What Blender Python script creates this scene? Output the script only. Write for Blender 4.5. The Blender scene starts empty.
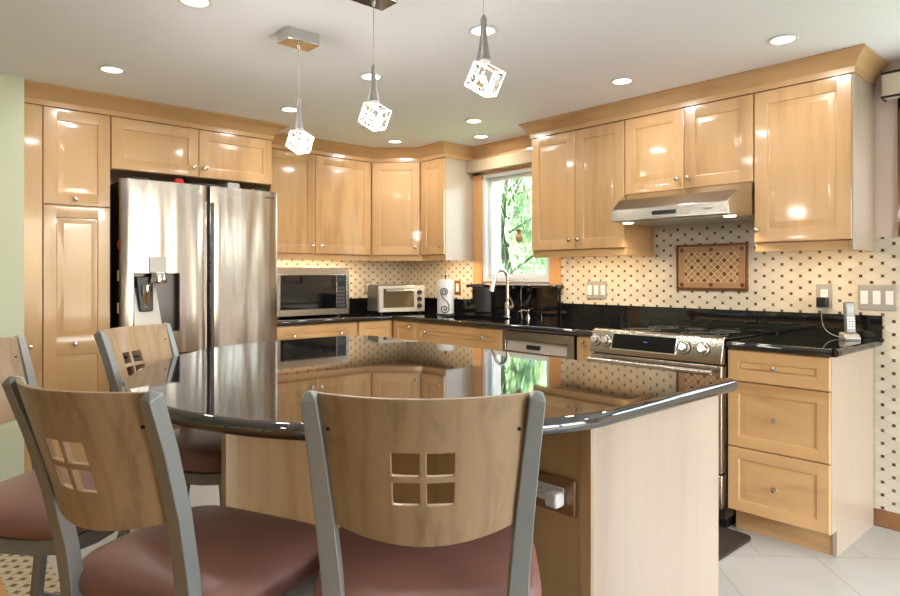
import bpy, bmesh, math, random
from mathutils import Vector, Matrix
S = bpy.context.scene
COL = S.collection
R = math.radians
PI = math.pi
# ------------------------------------------------------------------ camera
FW = Vector((math.sin(R(42.108)), math.cos(R(42.108)), 0))
cd = bpy.data.cameras.new('camera'); cam = bpy.data.objects.new('camera', cd); COL.objects.link(cam)
cam.location = (-3.7083, -4.72, 1.2401)
cam.rotation_euler = (R(90), 0, R(-42.108))
cd.sensor_width = 36; cd.lens = 640.5 / 900 * 36; cd.shift_y = -22.36 / 900; cd.clip_start = .05
S.camera = cam
# ------------------------------------------------------------------ view, world, sun, window light
S.view_settings.view_transform = 'Standard'; S.view_settings.look = 'None'
S.view_settings.gamma = 1; S.view_settings.use_curve_mapping = False
S.view_settings.exposure = -1.08
W = bpy.data.worlds.new('sky'); S.world = W; W.use_nodes = True
nt = W.node_tree; nt.nodes.clear()
wo = nt.nodes.new('ShaderNodeOutputWorld'); bg = nt.nodes.new('ShaderNodeBackground'); sk = nt.nodes.new('ShaderNodeTexSky')
sk.sky_type = 'NISHITA'; sk.sun_disc = False; sk.sun_elevation = R(48); sk.sun_rotation = R(200); sk.air_density = 1.0; sk.dust_density = 2.5
bg.inputs['Strength'].default_value = 4
nt.links.new(sk.outputs[0], bg.inputs[0]); nt.links.new(bg.outputs[0], wo.inputs[0])
def lamp(name, kind, loc, energy, color=(1, 1, 1), direction=(0, 0, -1), **kw):
    l = bpy.data.lights.new(name, kind); l.energy = energy; l.color = color
    for k, v in kw.items(): setattr(l, k, v)
    o = bpy.data.objects.new(name, l); COL.objects.link(o); o.location = loc
    o.rotation_euler = Vector(direction).to_track_quat('-Z', 'Y').to_euler()
    return o
lamp('sun', 'SUN', (-6, 6, 9), 100.0, (1, .95, .85), (.62, -.35, -.72), angle=R(1))
# daylight standing in the openings of the patio door and the side window
lamp('patio_daylight', 'AREA', (-1.75, -7.16, 1.15), 28, (.93, 1, .96), (0, 1, .22), shape='RECTANGLE', size=2.2, size_y=1.9)
lamp('side_daylight', 'AREA', (.22, -4.75, 1.77), 26, (.90, .96, 1), (-1, 0, .15), shape='RECTANGLE', size=1.4, size_y=.5)
CEIL = 2.285
WARM = (1, .86, .70)
CANS = [(-2.805, -1.171), (-1.76, -1.068), (-1.767, -1.956), (-1.777, -2.793), (-.696, -1.628), (-.322, -1.32), (-.692, -.746),
        (-.725, -2.793), (-.721, -3.608), (-2.797, -2.27), (-2.80, -3.45), (-2.8, -5.2), (-1.2, -5.2), (-4.6, -3.4), (-4.6, -5.2)]

# ------------------------------------------------------------------ materials
def mat(name, col, rough=.5, metal=0, coat=0, ior=None, emit=None, estr=0, **kw):
    m = bpy.data.materials.new(name); m.use_nodes = True
    b = m.node_tree.nodes['Principled BSDF']
    b.inputs['Base Color'].default_value = (*col, 1); b.inputs['Roughness'].default_value = rough
    b.inputs['Metallic'].default_value = metal; b.inputs['Coat Weight'].default_value = coat; b.inputs['Coat Roughness'].default_value = .08
    if ior: b.inputs['IOR'].default_value = ior
    if emit: b.inputs['Emission Color'].default_value = (*emit, 1); b.inputs['Emission Strength'].default_value = estr
    for k, v in kw.items(): b.inputs[k].default_value = v
    m.diffuse_color = (*col, 1)
    return m
def nd(m, t, **kw):
    n = m.node_tree.nodes.new(t)
    for k, v in kw.items():
        if k in n.inputs.keys() if isinstance(k, str) else False: n.inputs[k].default_value = v
        else: setattr(n, k, v)
    return n
def ln(m, a, b): m.node_tree.links.new(a, b)
def bs(m): return m.node_tree.nodes['Principled BSDF']
def ramp(m, fac, stops):
    r = m.node_tree.nodes.new('ShaderNodeValToRGB'); e = r.color_ramp.elements
    while len(e) < len(stops): e.new(.5)
    for i, (p, c) in enumerate(stops): e[i].position = p; e[i].color = (*c, 1)
    ln(m, fac, r.inputs[0]); return r.outputs[0]
def wood(name, c1, c2, sc, rough=.28, coat=.5, fig=1.0):
    """maple style figure, grain running along the axis with the smallest scale"""
    m = mat(name, c1, rough, 0, coat)
    tc = nd(m, 'ShaderNodeTexCoord'); mp = nd(m, 'ShaderNodeMapping'); mp.inputs['Scale'].default_value = sc
    oi = nd(m, 'ShaderNodeObjectInfo'); ad = nd(m, 'ShaderNodeVectorMath', operation='ADD')
    ml = nd(m, 'ShaderNodeMath', operation='MULTIPLY'); ml.inputs[1].default_value = 7.0
    ln(m, oi.outputs['Random'], ml.inputs[0]); ln(m, tc.outputs['Object'], ad.inputs[0]); ln(m, ml.outputs[0], ad.inputs[1])
    ln(m, ad.outputs[0], mp.inputs[0])
    n1 = nd(m, 'ShaderNodeTexNoise'); n1.inputs['Scale'].default_value = 2.2 * fig; n1.inputs['Detail'].default_value = 5; n1.inputs['Distortion'].default_value = .6
    n2 = nd(m, 'ShaderNodeTexNoise'); n2.inputs['Scale'].default_value = 16; n2.inputs['Detail'].default_value = 3
    ln(m, mp.outputs[0], n1.inputs['Vector']); ln(m, mp.outputs[0], n2.inputs['Vector'])
    mx = nd(m, 'ShaderNodeMath', operation='MULTIPLY_ADD'); mx.inputs[1].default_value = .3
    ln(m, n2.outputs['Fac'], mx.inputs[0]); ln(m, n1.outputs['Fac'], mx.inputs[2])
    c = ramp(m, mx.outputs[0], [(.45, c2), (.60, c1), (.75, tuple(min(1, v * 1.08) for v in c1))])
    hs = nd(m, 'ShaderNodeHueSaturation'); mr = nd(m, 'ShaderNodeMapRange'); mr.inputs['To Min'].default_value = .94; mr.inputs['To Max'].default_value = 1.05
    ln(m, oi.outputs['Random'], mr.inputs[0]); ln(m, mr.outputs[0], hs.inputs['Value']); ln(m, c, hs.inputs['Color'])
    ln(m, hs.outputs[0], bs(m).inputs['Base Color'])
    return m
MP1, MP2 = (.60, .37, .17), (.475, .27, .11)
WV = wood('maple_upright', MP1, MP2, (1.6, 1.6, .22))
WH = wood('maple_level', MP1, MP2, (.3, .3, 1.8))
WP = wood('maple_daylit_panel', (.44, .36, .28), (.385, .30, .225), (1.5, 1.5, .16), rough=.33, coat=.25)  # maple paled for the end faces, cool daylight put into the colour
WPLY = wood('chair_plywood', (.375, .25, .135), (.29, .18, .09), (7, 7, .9), rough=.4, coat=.1, fig=1.3)
WD = wood('oak_brown', (.25, .115, .045), (.16, .065, .025), (3, 3, .5), rough=.35)
WCAS = wood('casing_wood', (.62, .34, .14), (.50, .26, .10), (1.5, 1.5, .22))
def steel(name, col, rough, bump, sc, dist=.03):
    m = mat(name, col, rough, 1)
    tc = nd(m, 'ShaderNodeTexCoord'); mp = nd(m, 'ShaderNodeMapping'); mp.inputs['Scale'].default_value = sc
    n = nd(m, 'ShaderNodeTexNoise'); n.inputs['Scale'].default_value = 3; n.inputs['Detail'].default_value = 1.5
    bp = nd(m, 'ShaderNodeBump'); bp.inputs['Strength'].default_value = bump; bp.inputs['Distance'].default_value = dist
    ln(m, tc.outputs['Object'], mp.inputs[0]); ln(m, mp.outputs[0], n.inputs['Vector']); ln(m, n.outputs['Fac'], bp.inputs['Height']); ln(m, bp.outputs[0], bs(m).inputs['Normal'])
    return m
ST = steel('stainless_steel', (.50, .46, .405), .24, .15, (1, 1, 30), .002)
STF = steel('fridge_steel', (.46, .43, .39), .2, .7, (2.1, 2.1, .18), .019)
STD = mat('dark_steel', (.12, .11, .11), .25, .9)
CHR = mat('chrome', (.75, .74, .72), .12, 1)
NIK = mat('brushed_nickel', (.66, .62, .57), .25, 1)
BLK = mat('black_plastic', (.008, .008, .009), .3)
BGL = mat('black_glass', (.004, .004, .005), .04, ior=1.5)
WHT = mat('white_paint', (.78, .78, .76), .4)
WPL = mat('white_plastic', (.80, .80, .78), .35)
GPL = mat('silver_plastic', (.42, .40, .38), .35, .35)
LGP = mat('light_silver_plastic', (.50, .47, .42), .3, .4)
CREAM = mat('cream_fabric', (.74, .68, .56), .8); TANF = mat('tan_fabric', (.44, .34, .21), .8)
REDP = mat('red_plastic', (.55, .02, .02), .3)
IRON = mat('black_iron', (.01, .01, .01), .4)
COP = mat('copper', (.50, .24, .10), .35, .8)
PAPER = mat('paper', (.85, .85, .83), .9)
MATM = mat('dark_rubber', (.045, .028, .02), .7)
STOOLM = mat('stool_grey_metal', (.30, .31, .295), .38, .4)
def granite(name, ior, c=(.006, .006, .007)):
    m = mat(name, c, .035, ior=ior)
    tc = nd(m, 'ShaderNodeTexCoord'); v = nd(m, 'ShaderNodeTexVoronoi'); v.inputs['Scale'].default_value = 220
    ln(m, tc.outputs['Object'], v.inputs['Vector'])
    n = nd(m, 'ShaderNodeTexNoise'); n.inputs['Scale'].default_value = 60; ln(m, tc.outputs['Object'], n.inputs['Vector'])
    mm = nd(m, 'ShaderNodeMath', operation='MULTIPLY'); ln(m, v.outputs['Color'], mm.inputs[0]); ln(m, n.outputs['Fac'], mm.inputs[1])
    ln(m, ramp(m, mm.outputs[0], [(.45, c), (.62, (.05, .038, .028))]), bs(m).inputs['Base Color'])
    return m
GR = granite('black_granite', 1.75)
GRI = granite('polished_island_granite', 2.25)
def vinyl():
    m = mat('mauve_vinyl', (.27, .125, .095), .36)
    tc = nd(m, 'ShaderNodeTexCoord'); n = nd(m, 'ShaderNodeTexNoise'); n.inputs['Scale'].default_value = 350
    bp = nd(m, 'ShaderNodeBump'); bp.inputs['Strength'].default_value = .15; bp.inputs['Distance'].default_value = .001
    ln(m, tc.outputs['Object'], n.inputs['Vector']); ln(m, n.outputs['Fac'], bp.inputs['Height']); ln(m, bp.outputs[0], bs(m).inputs['Normal'])
    return m
def plygrain():
    m = WPLY; tc = nd(m, 'ShaderNodeTexCoord'); mp = nd(m, 'ShaderNodeMapping'); mp.inputs['Scale'].default_value = (1, 1, .16)
    oi = nd(m, 'ShaderNodeObjectInfo'); ad = nd(m, 'ShaderNodeVectorMath', operation='ADD'); ml = nd(m, 'ShaderNodeMath', operation='MULTIPLY'); ml.inputs[1].default_value = 3.0
    ln(m, oi.outputs['Random'], ml.inputs[0]); ln(m, tc.outputs['Object'], ad.inputs[0]); ln(m, ml.outputs[0], ad.inputs[1]); ln(m, ad.outputs[0], mp.inputs[0])
    w_ = nd(m, 'ShaderNodeTexWave'); w_.inputs['Scale'].default_value = 6; w_.inputs['Distortion'].default_value = 14; w_.inputs['Detail'].default_value = 2; w_.inputs['Detail Scale'].default_value = .8
    ln(m, mp.outputs[0], w_.inputs['Vector'])
    old = bs(m).inputs['Base Color'].links[0].from_socket
    mx = nd(m, 'ShaderNodeMix', data_type='RGBA', blend_type='MULTIPLY'); mx.inputs[0].default_value = 1.0
    ln(m, old, mx.inputs[6]); ln(m, ramp(m, w_.outputs['Fac'], [(0, (.90, .875, .84)), (.30, (1, 1, 1)), (1, (1, 1, 1))]), mx.inputs[7]); ln(m, mx.outputs[2], bs(m).inputs['Base Color'])
plygrain()
VIN = vinyl()
def paint(name, col, rough=.75):
    m = mat(name, col, rough)
    tc = nd(m, 'ShaderNodeTexCoord'); n = nd(m, 'ShaderNodeTexNoise'); n.inputs['Scale'].default_value = 180
    bp = nd(m, 'ShaderNodeBump'); bp.inputs['Strength'].default_value = .06; bp.inputs['Distance'].default_value = .002
    ln(m, tc.outputs['Object'], n.inputs['Vector']); ln(m, n.outputs['Fac'], bp.inputs['Height']); ln(m, bp.outputs[0], bs(m).inputs['Normal'])
    return m
CEILM = paint('ceiling_paint', (.90, .90, .92)); GREEN = paint('pale_green_paint', (.70, .76, .56)); PINK = paint('pale_pink_paint', (.74, .60, .54))
def M2(m, op, a, b=None, c=None):
    n = nd(m, 'ShaderNodeMath', operation=op)
    for i, v in enumerate((a, b, c)):
        if v is None: continue
        if isinstance(v, (int, float)): n.inputs[i].default_value = v
        else: ln(m, v, n.inputs[i])
    return n.outputs[0]
def tile(name, axis):
    """elongated pale diamonds with a small brown square at every meeting point"""
    m = mat(name, (.76, .70, .56), .38)
    g = nd(m, 'ShaderNodeNewGeometry'); sp = nd(m, 'ShaderNodeSeparateXYZ'); ln(m, g.outputs['Position'], sp.inputs[0])
    A, B = .094, .0635
    a = M2(m, 'DIVIDE', sp.outputs[axis], A); b = M2(m, 'DIVIDE', sp.outputs[2], B)
    p = M2(m, 'ADD', a, b); q = M2(m, 'SUBTRACT', a, b)
    dp = M2(m, 'SUBTRACT', M2(m, 'FRACT', M2(m, 'ADD', p, 100.5)), .5); dq = M2(m, 'SUBTRACT', M2(m, 'FRACT', M2(m, 'ADD', q, 100.5)), .5)
    da = M2(m, 'MULTIPLY', M2(m, 'ADD', dp, dq), .5 * A); db = M2(m, 'MULTIPLY', M2(m, 'SUBTRACT', dp, dq), .5 * B)
    dot = M2(m, 'LESS_THAN', M2(m, 'MAXIMUM', M2(m, 'ABSOLUTE', da), M2(m, 'ABSOLUTE', db)), .0076)
    line = M2(m, 'LESS_THAN', M2(m, 'MINIMUM', M2(m, 'ABSOLUTE', dp), M2(m, 'ABSOLUTE', dq)), .014)
    # per tile tone
    cx = nd(m, 'ShaderNodeCombineXYZ'); ln(m, M2(m, 'FLOOR', p), cx.inputs[0]); ln(m, M2(m, 'FLOOR', q), cx.inputs[1])
    wn = nd(m, 'ShaderNodeTexWhiteNoise'); ln(m, cx.outputs[0], wn.inputs['Vector'])
    base = ramp(m, wn.outputs['Value'], [(0, (.58, .53, .43)), (.5, (.62, .57, .465)), (1, (.67, .62, .52))])
    nz = nd(m, 'ShaderNodeTexNoise'); nz.inputs['Scale'].default_value = 1.0
    rx = nd(m, 'ShaderNodeCombineXYZ'); ln(m, M2(m, 'ROUND', p), rx.inputs[0]); ln(m, M2(m, 'ROUND', q), rx.inputs[1])
    w2 = nd(m, 'ShaderNodeTexWhiteNoise'); ln(m, rx.outputs[0], w2.inputs['Vector'])
    dotc = ramp(m, w2.outputs['Value'], [(0, (.05, .02, .008)), (.6, (.10, .045, .015)), (1, (.22, .10, .035))])
    m1 = nd(m, 'ShaderNodeMix', data_type='RGBA'); ln(m, line, m1.inputs[0]); ln(m, base, m1.inputs[6]); m1.inputs[7].default_value = (.47, .41, .31, 1)
    m2 = nd(m, 'ShaderNodeMix', data_type='RGBA'); ln(m, dot, m2.inputs[0]); ln(m, m1.outputs[2], m2.inputs[6]); ln(m, dotc, m2.inputs[7])
    ln(m, m2.outputs[2], bs(m).inputs['Base Color'])
    bp = nd(m, 'ShaderNodeBump'); bp.inputs['Strength'].default_value = .3; bp.inputs['Distance'].default_value = .001
    ln(m, M2(m, 'SUBTRACT', 1, line), bp.inputs['Height']); ln(m, bp.outputs[0], bs(m).inputs['Normal'])
    return m
TILE_R = tile('dotted_tile_right', 1); TILE_L = tile('dotted_tile_left', 0)
def floor_mat():
    m = mat('pale_floor_tile', (.72, .69, .60), .32)
    tc = nd(m, 'ShaderNodeTexCoord'); mp = nd(m, 'ShaderNodeMapping'); mp.inputs['Rotation'].default_value = (0, 0, R(45)); mp.inputs['Location'].default_value = (.12, .3, 0)
    ln(m, tc.outputs['Object'], mp.inputs[0])
    br = nd(m, 'ShaderNodeTexBrick'); br.inputs['Scale'].default_value = 1; br.inputs['Brick Width'].default_value = .46; br.inputs['Row Height'].default_value = .46
    br.inputs['Mortar Size'].default_value = .003; br.inputs['Color1'].default_value = (.55, .55, .52, 1); br.inputs['Color2'].default_value = (.50, .50, .465, 1)
    br.inputs['Mortar'].default_value = (.38, .37, .33, 1); ln(m, mp.outputs[0], br.inputs['Vector'])
    n = nd(m, 'ShaderNodeTexNoise'); n.inputs['Scale'].default_value = 4; n.inputs['Detail'].default_value = 6; ln(m, tc.outputs['Object'], n.inputs['Vector'])
    mx = nd(m, 'ShaderNodeMix', data_type='RGBA', blend_type='MULTIPLY'); mx.inputs[0].default_value = .5
    ln(m, br.outputs['Color'], mx.inputs[6]); ln(m, ramp(m, n.outputs['Fac'], [(.3, (.82, .80, .76)), (.7, (1, 1, 1))]), mx.inputs[7]); ln(m, mx.outputs[2], bs(m).inputs['Base Color'])
    return m
FLOOR = floor_mat()
def mosaic_mat():
    m = mat('mosaic_inlay', (.6, .5, .35), .4)
    g = nd(m, 'ShaderNodeNewGeometry'); sp = nd(m, 'ShaderNodeSeparateXYZ'); ln(m, g.outputs['Position'], sp.inputs[0])
    p = M2(m, 'FRACT', M2(m, 'ADD', M2(m, 'DIVIDE', M2(m, 'ADD', sp.outputs[0], sp.outputs[1]), .075), 100)); q = M2(m, 'FRACT', M2(m, 'ADD', M2(m, 'DIVIDE', M2(m, 'SUBTRACT', sp.outputs[0], sp.outputs[1]), .075), 100))
    k = M2(m, 'MULTIPLY', M2(m, 'LESS_THAN', p, .42), M2(m, 'LESS_THAN', q, .42))
    e = M2(m, 'MAXIMUM', M2(m, 'GREATER_THAN', p, .92), M2(m, 'GREATER_THAN', q, .92))
    a = nd(m, 'ShaderNodeMix', data_type='RGBA'); ln(m, k, a.inputs[0]); a.inputs[6].default_value = (.62, .52, .36, 1); a.inputs[7].default_value = (.14, .085, .05, 1)
    b = nd(m, 'ShaderNodeMix', data_type='RGBA'); ln(m, e, b.inputs[0]); ln(m, a.outputs[2], b.inputs[6]); b.inputs[7].default_value = (.40, .30, .18, 1)
    ln(m, b.outputs[2], bs(m).inputs['Base Color']); return m
MOS = mosaic_mat()

# ------------------------------------------------------------------ mesh helpers
class Fr:
    """local frame: u to the right along the front, n out of the wall, z up"""
    def __init__(s, o, u, n): s.o, s.u, s.n = Vector(o), Vector(u).normalized(), Vector(n).normalized()
    def __call__(s, u, n, z): return s.o + s.u * u + s.n * n + Vector((0, 0, z))
FR = Fr((0, 0, 0), (0, -1, 0), (-1, 0, 0)); FL = Fr((0, 0, 0), (1, 0, 0), (0, -1, 0)); FWD = Fr((0, 0, 0), (1, 0, 0), (0, 1, 0))
class MB:
    def __init__(s, f=FWD): s.bm = bmesh.new(); s.f = f
    def face(s, pts, raw=False):
        vs = [s.bm.verts.new(p if raw else s.f(*p)) for p in pts]
        return s.bm.faces.new(vs)
    def hexa(s, b, t):
        v = [s.bm.verts.new(s.f(*p)) for p in (*b, *t)]
        for q in ((0, 1, 2, 3), (4, 7, 6, 5), (0, 4, 5, 1), (1, 5, 6, 2), (2, 6, 7, 3), (3, 7, 4, 0)): s.bm.faces.new([v[i] for i in q])
        return s
    def box(s, u0, u1, n0, n1, z0, z1):
        return s.hexa([(u0, n0, z0), (u1, n0, z0), (u1, n1, z0), (u0, n1, z0)], [(u0, n0, z1), (u1, n0, z1), (u1, n1, z1), (u0, n1, z1)])
    def prism(s, pts, z0, z1):
        """pts plan outline in frame (u,n)"""
        a = [s.bm.verts.new(s.f(p[0], p[1], z0)) for p in pts]; b = [s.bm.verts.new(s.f(p[0], p[1], z1)) for p in pts]
        s.bm.faces.new(a[::-1]); s.bm.faces.new(b)
        for i in range(len(pts)): j = (i + 1) % len(pts); s.bm.faces.new([a[i], a[j], b[j], b[i]])
        return s
    def sideprism(s, pts, u0, u1):
        """pts profile in (n,z), extruded along u"""
        a = [s.bm.verts.new(s.f(u0, *p)) for p in pts]; b = [s.bm.verts.new(s.f(u1, *p)) for p in pts]
        s.bm.faces.new(a[::-1]); s.bm.faces.new(b)
        for i in range(len(pts)): j = (i + 1) % len(pts); s.bm.faces.new([a[i], a[j], b[j], b[i]])
        return s
    def rings(s, rings, cap=True, closed=False):
        vr = [[s.bm.verts.new(p) for p in r] for r in rings]; n = len(vr[0])
        pairs = list(zip(vr, vr[1:])) + ([(vr[-1], vr[0])] if closed else [])
        for a, b in pairs:
            for i in range(n): j = (i + 1) % n; s.bm.faces.new([a[i], a[j], b[j], b[i]])
        if cap and not closed: s.bm.faces.new(vr[0][::-1]); s.bm.faces.new(vr[-1])
        return s
    def lathe(s, prof, o, ax, seg=20, closed=False):
        """prof (r,h) along axis ax from o, in world coordinates of the frame"""
        o = s.f(*o); ax = (s.f(*ax) - s.f(0, 0, 0)).normalized()
        t = ax.orthogonal().normalized(); b = ax.cross(t)
        return s.rings([[o + ax * h + (t * math.cos(k * 2 * PI / seg) + b * math.sin(k * 2 * PI / seg)) * max(r, 1e-4) for k in range(seg)] for r, h in prof], closed=closed)
    def cyl(s, a, b, r, seg=14, r2=None):
        A, B = Vector(s.f(*a)), Vector(s.f(*b)); ax = (B - A); L = ax.length; ax.normalize(); t = ax.orthogonal().normalized(); c = ax.cross(t)
        r2 = r if r2 is None else r2
        return s.rings([[P + (t * math.cos(k * 2 * PI / seg) + c * math.sin(k * 2 * PI / seg)) * q for k in range(seg)] for P, q in ((A, r), (B, r2))])
    def tube(s, pts, r, seg=10, closed=False):
        P = [Vector(s.f(*p)) for p in pts]; n = len(P); rs = r if isinstance(r, (list, tuple)) else [r] * n; out = []; t = None
        for i in range(n):
            d = (P[(i + 1) % n] - P[i - 1]) if closed else (P[min(i + 1, n - 1)] - P[max(i - 1, 0)]); d.normalize()
            if t is None: t = d.orthogonal().normalized()
            else: t = (t - d * t.dot(d)).normalized()
            c = d.cross(t)
            out.append([P[i] + (t * math.cos(k * 2 * PI / seg) + c * math.sin(k * 2 * PI / seg)) * rs[i] for k in range(seg)])
        return s.rings(out, closed=closed)
    def bar(s, pts, w, d, xdir=(1, 0, 0)):
        """rectangular bar along a path; w across xdir, d across the other way"""
        P = [Vector(p) for p in pts]; n = len(P); out = []
        for i in range(n):
            t = (P[min(i + 1, n - 1)] - P[max(i - 1, 0)]).normalized(); x = Vector(xdir); x = (x - t * x.dot(t)).normalized(); y = t.cross(x)
            ww = w[i] if isinstance(w, list) else w; dd = d[i] if isinstance(d, list) else d
            out.append([P[i] + x * a * ww / 2 + y * b * dd / 2 for a, b in ((-1, -1), (1, -1), (1, 1), (-1, 1))])
        return s.rings(out)
    def door(s, u0, u1, z0, z1, n0, t=.02, st=.062, panels=None):
        """raised panel door or drawer front"""
        def rect(a, b, c, d, n): return [s.bm.verts.new(s.f(*p)) for p in ((a, n, c), (b, n, c), (b, n, d), (a, n, d))]
        def join(p, q):
            for i in range(4): j = (i + 1) % 4; s.bm.faces.new([p[i], p[j], q[j], q[i]])
        back = rect(u0, u1, z0, z1, n0); s.bm.faces.new(back[::-1])
        e = .003
        e1 = rect(u0, u1, z0, z1, n0 + t - e); join(back, e1)
        e2 = rect(u0 + e, u1 - e, z0 + e, z1 - e, n0 + t); join(e1, e2)
        pan = panels or [(z0 + st, z1 - st)]
        zs = [z0 + e] + [v for p in pan for v in p] + [z1 - e]
        a, b = u0 + st, u1 - st
        def flat(p, q, r_, v): s.bm.faces.new([s.bm.verts.new(s.f(*w)) for w in ((p, n0 + t, r_), (q, n0 + t, r_), (q, n0 + t, v), (p, n0 + t, v))])
        flat(u0 + e, a, z0 + e, z1 - e); flat(b, u1 - e, z0 + e, z1 - e)
        for i in range(0, len(zs), 2): flat(a, b, zs[i], zs[i + 1])
        for c, d in pan:
            m = min(.5 * (b - a), .5 * (d - c))
            prev = rect(a, b, c, d, n0 + t)
            for ins, dn in ((.004, -.002), (.006, -.0065), (.010, -.0065), (min(.036, m * .55), -.001), (min(.038, m * .6), -.001)):
                r_ = rect(a + ins, b - ins, c + ins, d - ins, n0 + t + dn); join(prev, r_); prev = r_
            s.bm.faces.new(prev)
        return s
    def build(s, name, m, parent=None, bevel=0, smooth=.6, seg=2, loc=None, weld=True, kind=None, sub=0):
        bm = s.bm
        if weld: bmesh.ops.remove_doubles(bm, verts=bm.verts, dist=1e-5)
        bmesh.ops.recalc_face_normals(bm, faces=bm.faces)
        if parent is not None: off = wloc(parent)
        elif loc is not None: off = Vector(loc)
        elif kind == 'structure': off = Vector((0, 0, 0))
        else:
            xs = [v.co.x for v in bm.verts]; ys = [v.co.y for v in bm.verts]; zs = [v.co.z for v in bm.verts]
            off = Vector(((min(xs) + max(xs)) / 2, (min(ys) + max(ys)) / 2, min(zs)))
        bmesh.ops.translate(bm, verts=bm.verts, vec=-off)
        me = bpy.data.meshes.new(name); bm.to_mesh(me); bm.free(); me.materials.append(m)
        me.set_sharp_from_angle(angle=smooth)
        for p in me.polygons: p.use_smooth = len(p.vertices) < 9
        o = bpy.data.objects.new(name, me); COL.objects.link(o)
        if parent is not None: o.parent = parent
        else: o.location = off
        if kind: o['kind'] = kind
        if bevel:
            b = o.modifiers.new('bevel', 'BEVEL'); b.width = bevel; b.segments = seg; b.limit_method = 'ANGLE'; b.angle_limit = R(35)
        if sub:
            b = o.modifiers.new('subdivision', 'SUBSURF'); b.levels = sub; b.render_levels = sub
        return o
def wloc(o):
    v = Vector((0, 0, 0))
    while o is not None: v = v + Vector(o.location); o = o.parent
    return v
def tag(o, label, cat, group=None):
    o['label'] = label; o['category'] = cat
    if group: o['group'] = group
    return o
def thing(name, label, cat, loc=(0, 0, 0), group=None, rz=0):
    o = bpy.data.objects.new(name, None); COL.objects.link(o); o.location = loc; o.rotation_euler = (0, 0, rz); o.empty_display_size = .1
    return tag(o, label, cat, group)
def dup(root, loc, rz=0, label=None, group=None):
    r = root.copy(); COL.objects.link(r); r.location = loc; r.rotation_euler = (0, 0, rz)
    if label: r['label'] = label
    if group: r['group'] = group
    for ch in list(root.children):
        c = ch.copy(); COL.objects.link(c); c.parent = r
        for g in list(ch.children):
            d = g.copy(); COL.objects.link(d); d.parent = c
    return r
KN = [(.004, 0), (.004, .012), (.0125, .017), (.0145, .022), (.0125, .027), (.005, .0295), (.0005, .030)]
def knob(par, f, u, n, z): return MB(f).lathe(KN, (u, n, z), (0, 1, 0), 16).build('knob', NIK, par)
def sweep(path, prof, closed=False):
    """profile (n,z) swept along a plan path; n is out to the right of travel; mitred"""
    mb = MB(); P = [Vector((*p, 0)) for p in path]; n = len(P); rs = []
    for i in range(n):
        def nr(a, b): d = (b - a).normalized(); return Vector((d.y, -d.x, 0))
        if i == 0: m = nr(P[0], P[1]); k = 1
        elif i == n - 1: m = nr(P[-2], P[-1]); k = 1
        else:
            a, b = nr(P[i - 1], P[i]), nr(P[i], P[i + 1]); m = (a + b).normalized(); k = 1 / max(.2, m.dot(a))
        rs.append([P[i] + m * q * k + Vector((0, 0, z)) for q, z in prof])
    return mb.rings(rs)

# ------------------------------------------------------------------ room shell
def box_o(name, m, *b, kind='structure', **kw): return MB().box(*b).build(name, m, kind=kind, **kw)
box_o('floor', FLOOR, -7.2, .2, -7.2, .2, -.12, 0)
box_o('ceiling', CEILM, -7.2, .2, -7.2, .2, CEIL, CEIL + .15)
w = MB()   # right wall with two window openings: (y0,y1,z0,z1)
for b in ((-1.03, 0.2, 0, CEIL), (-3.97, -1.72, 0, CEIL), (-7.2, -5.5, 0, CEIL), (-1.72, -1.03, 0, 1.19), (-1.72, -1.03, 2.06, CEIL), (-5.5, -3.97, 0, 1.48), (-5.5, -3.97, 2.05, CEIL)):
    w.box(0, .2, *b)
w.build('wall_right', PINK, kind='structure')
box_o('wall_back', PINK, -7.2, 0, 0, .2, 0, CEIL)
box_o('wall_green', GREEN, -7.0, -3.108, -.70, -.001, 0, CEIL)
box_o('wall_left', GREEN, -7.2, -7.0, -7.2, 0, 0, CEIL)
w = MB()
for b in ((-7.0, -2.9, 0, CEIL), (-.6, 0, 0, CEIL), (-2.9, -.6, 2.12, CEIL), (-2.9, -.6, 0, .08)): w.box(b[0], b[1], -7.2, -7.0, b[2], b[3])
w.build('wall_front', CREAM if False else PINK, kind='structure')
MB().box(0 - .014, 0, -3.97 - 1.5, -3.772 + .05, 0, .085).build('baseboard_right', WD, kind='structure', bevel=.003)
MB().box(-7.0, -3.108, -.714, -.70, 0, .085).build('baseboard_green', WD, kind='structure', bevel=.003)
# floor inlay and wood floor edge at the far left
MB().box(-4.3, -3.14, -2.3, -1.0, -.02, .002).build('floor_mosaic', MOS, kind='structure')
MB().box(-7, -3.315, -4.6, -1.52, -.02, .004).build('floor_wood', wood('honey_floorboards', (.62, .27, .06), (.48, .18, .03), (.4, 3, 3)), kind='structure')
# window over the sink
wf = MB()
for b in ((-1.72, -1.03, 1.19, 1.22), (-1.72, -1.03, 2.03, 2.06), (-1.06, -1.03, 1.22, 2.03), (-1.72, -1.69, 1.22, 2.03)): wf.box(-.012, .10, *b)
win = wf.build('window_1', WHT, kind='structure', bevel=.003)
sf = MB()
for b in ((-1.69, -1.06, 1.22, 1.248), (-1.69, -1.06, 2.002, 2.03), (-1.088, -1.06, 1.248, 2.002), (-1.69, -1.662, 1.248, 2.002)): sf.box(.03, .062, *b)
sf.build('sash', WPL, win, bevel=.003)
gm = mat('window_glass', (1, 1, 1), 0, ior=1.05); bs(gm).inputs['Transmission Weight'].default_value = 1
MB().box(.045, .048, -1.662, -1.088, 1.248, 2.002).build('pane', gm, win)
cs = MB()
for b in ((-1.03, -.92, 1.17, 2.10), (-1.82, -1.72, 1.17, 2.10), (-1.82, -.92, 2.06, 2.19)): cs.box(-.018, 0, *b)
cs.build('trim_1', WCAS, kind='structure', bevel=.003)
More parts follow.
